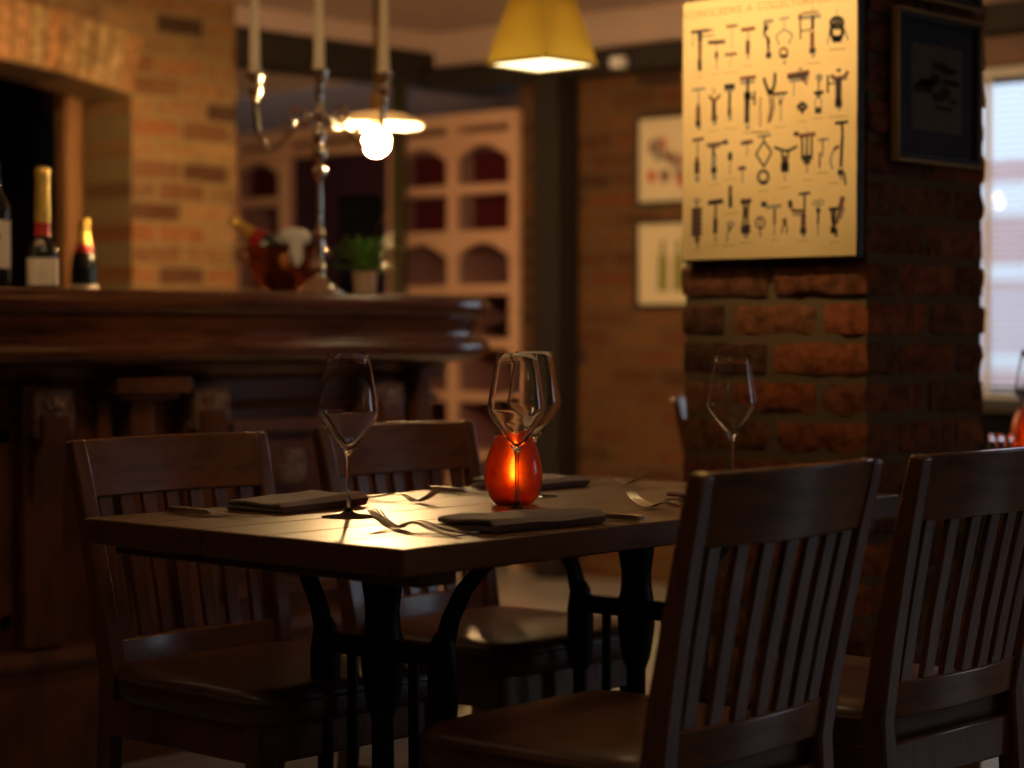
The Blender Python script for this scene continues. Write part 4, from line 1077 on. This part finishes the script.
b = MB(); b.sections([sq(.113, 0, 16, .012), sq(.102, .05, 16, .014), sq(.085, .12, 16, .016), sq(.062, .20, 16, .02), sq(.048, .25, 16, .02)], cap=False)
o = b.make('shade', M['goldshade'], r)
MB().box(-.109, .109, -.109, .109, .002, .005).make('diffuser', M['shadeglow'], r)
b = MB(); b.sections([sq(.1145, -.002), sq(.1145, .006), sq(.111, .006), sq(.111, -.002), sq(.1145, -.002)], cap=False); b.make('trim_band', M['goldshade'], r)
MB().tube([(0, 0, .12), (0, 0, CEIL - gz)], .006, 8).make('cord', M['blackwood'], r)
MB().ball((0, 0, .12), .03, 16).make('bulb', emit('warm bulb in shade', (1, .62, .25), 5), r, smooth=True)

l = bpy.data.lights.new('pendant_light', 'SPOT'); l.energy = 4; l.color = (1, .62, .30); l.spot_size = math.radians(110); l.spot_blend = 1; l.shadow_soft_size = .08
lo = bpy.data.objects.new('pendant_light', l); COL.objects.link(lo); lo.location = (-2.35, 2.60, 1.97)
pt = dup(r, (-2.35, 2.60, 1.98), 0, 'square gold pendant lamp hanging over the laid table, above the picture')
for kx_, ky_, lb_ in ((.7, 3.7, 'gold pendant lamp added out of view on the right as warm fill'), (-1.6, .3, 'gold pendant lamp added out of view on the left as warm fill')):  # two unseen pendants added as warm fill light
    l2 = bpy.data.objects.new('pendant_light', l.copy()); l2.data.energy = 3 if kx_ > 0 else 1.2; l2.data.spot_size = math.radians(160); COL.objects.link(l2); hz_ = 1.64 if kx_ > 0 else 1.88; l2.location = (kx_, ky_, hz_ - .01); dup(r, (kx_, ky_, hz_), 0, 'square ' + lb_)
# small dome camera on the beam
dx_, dy_, dz_ = lamp_loc(614, 66, 8.6)
r = thing('security_camera', 'small white dome camera on the dark beam', 'security camera', (dx_, YF - .165, 2.13))
MB().lathe([(.001, .0), (.035, .0), (.040, .02), (.040, .045), (.001, .046)], 20).make('housing', M['whitepaint'], r, smooth=True, loc=(0, -.03, 0))
MB().ball((0, -.03, -.002), .028, 16).make('lens_dome', M['blackwood'], r, smooth=True)

# ceiling spotlights (fixtures above the frame)
def spot(x, y, z, tx, ty, tz, power, color, size, blend, label, rad=.03):
    r = thing('ceiling_spotlight', label, 'spotlight', (x, y, CEIL))
    d = (Vector((tx, ty, tz)) - Vector((x, y, z))).normalized(); q = d.to_track_quat('-Z', 'Y')
    MB().tube([(0, 0, 0), (0, 0, z - CEIL)], .008, 8).make('stem', M['blackwood'], r)
    h = MB().lathe([(.018, .07), (.036, .06), (.042, -.03), (.039, -.03), (.034, .05), (.016, .06)], 20, cap=False).make('head', M['blackwood'], r, smooth=True, loc=(0, 0, z - CEIL)); h.rotation_euler = q.to_euler()
    l = bpy.data.lights.new('spot', 'SPOT'); l.energy = power; l.color = color; l.spot_size = math.radians(size); l.spot_blend = blend; l.shadow_soft_size = rad
    lo = bpy.data.objects.new('spot_light', l); COL.objects.link(lo); lo.location = Vector((x, y, z)) + d * .035; lo.rotation_euler = q.to_euler()
    MB().lathe([(.001, -.014), (.012, -.014), (.012, -.004), (.001, -.004)], 20).make('bulb', M['spotbulb'], h, smooth=False)
WARM = (1, .62, .28)
for x_, y_, n_ in ((-3.5, .9, 'left of the near table'), (-1.1, 1.5, 'over the camera side of the near table'), (-.9, 3.4, 'to the right of the near table'), (-4.9, 2.2, 'above the back counter'), (-3.2, 5.3, 'above the further table')):  # extra unseen spotlights added for glints on glass, silver and cutlery
    spot(x_, y_, 2.25, x_ - .3, y_ + .1, 0, 1.5, WARM, 80, 1, 'black ceiling spotlight, added for glints, ' + n_)
spot(-2.75, 2.3, 2.30, -4.3, 3.55, 1.5, 36, (1, .66, .32), 55, 1, 'black ceiling spotlight aimed at the things on the bar')
spot(-2.85, 2.95, 2.30, -2.70, 3.86, 1.84, 82, (1, .66, .30), 70, 1, 'black ceiling spotlight aimed at the poster')
spot(-5.7, 4.1, 2.24, -6.6, 4.45, 1.98, 19, (1, .62, .25), 110, 1, 'black ceiling spotlight aimed at the brick arch')
spot(-5.0, 5.4, 2.30, -5.3, 6.9, 1.5, 3, WARM, 100, 1, 'black ceiling spotlight aimed at the far framed prints')

# bulb light from the enamel lamp
def area(name, loc, rot, sx, sy, power, color):
    l = bpy.data.lights.new(name, 'AREA'); l.shape = 'RECTANGLE'; l.size = sx; l.size_y = sy; l.energy = power; l.color = color
    o = bpy.data.objects.new(name, l); COL.objects.link(o); o.location = loc; o.rotation_euler = rot; return o
for a, b_ in [(WX0, WX1)] + wins:
    o = area('window_portal', ((a + b_) / 2, YF + .16, (WZ0 + WZ1) / 2), (-PI / 2, 0, 0), b_ - a, WZ1 - WZ0, 1, (1, 1, 1)); o.data.cycles.is_portal = True

wd = bpy.data.worlds.new('sky'); SC.world = wd; wd.use_nodes = True
wd.node_tree.nodes['Background'].inputs[0].default_value = (.72, .84, 1.0, 1); wd.node_tree.nodes['Background'].inputs[1].default_value = 2.2

SC.view_settings.view_transform = 'Standard'; SC.view_settings.look = 'None'; SC.view_settings.gamma = 1; SC.view_settings.exposure = 0
SC.view_settings.use_curve_mapping = False
SC.cycles.use_denoising = True
SC.cycles.max_bounces = 12; SC.cycles.transmission_bounces = 12; SC.cycles.transparent_max_bounces = 16
SC.cycles.sample_clamp_indirect = 6
SC.cycles.caustics_reflective = False; SC.cycles.caustics_refractive = True; SC.cycles.blur_glossy = .3
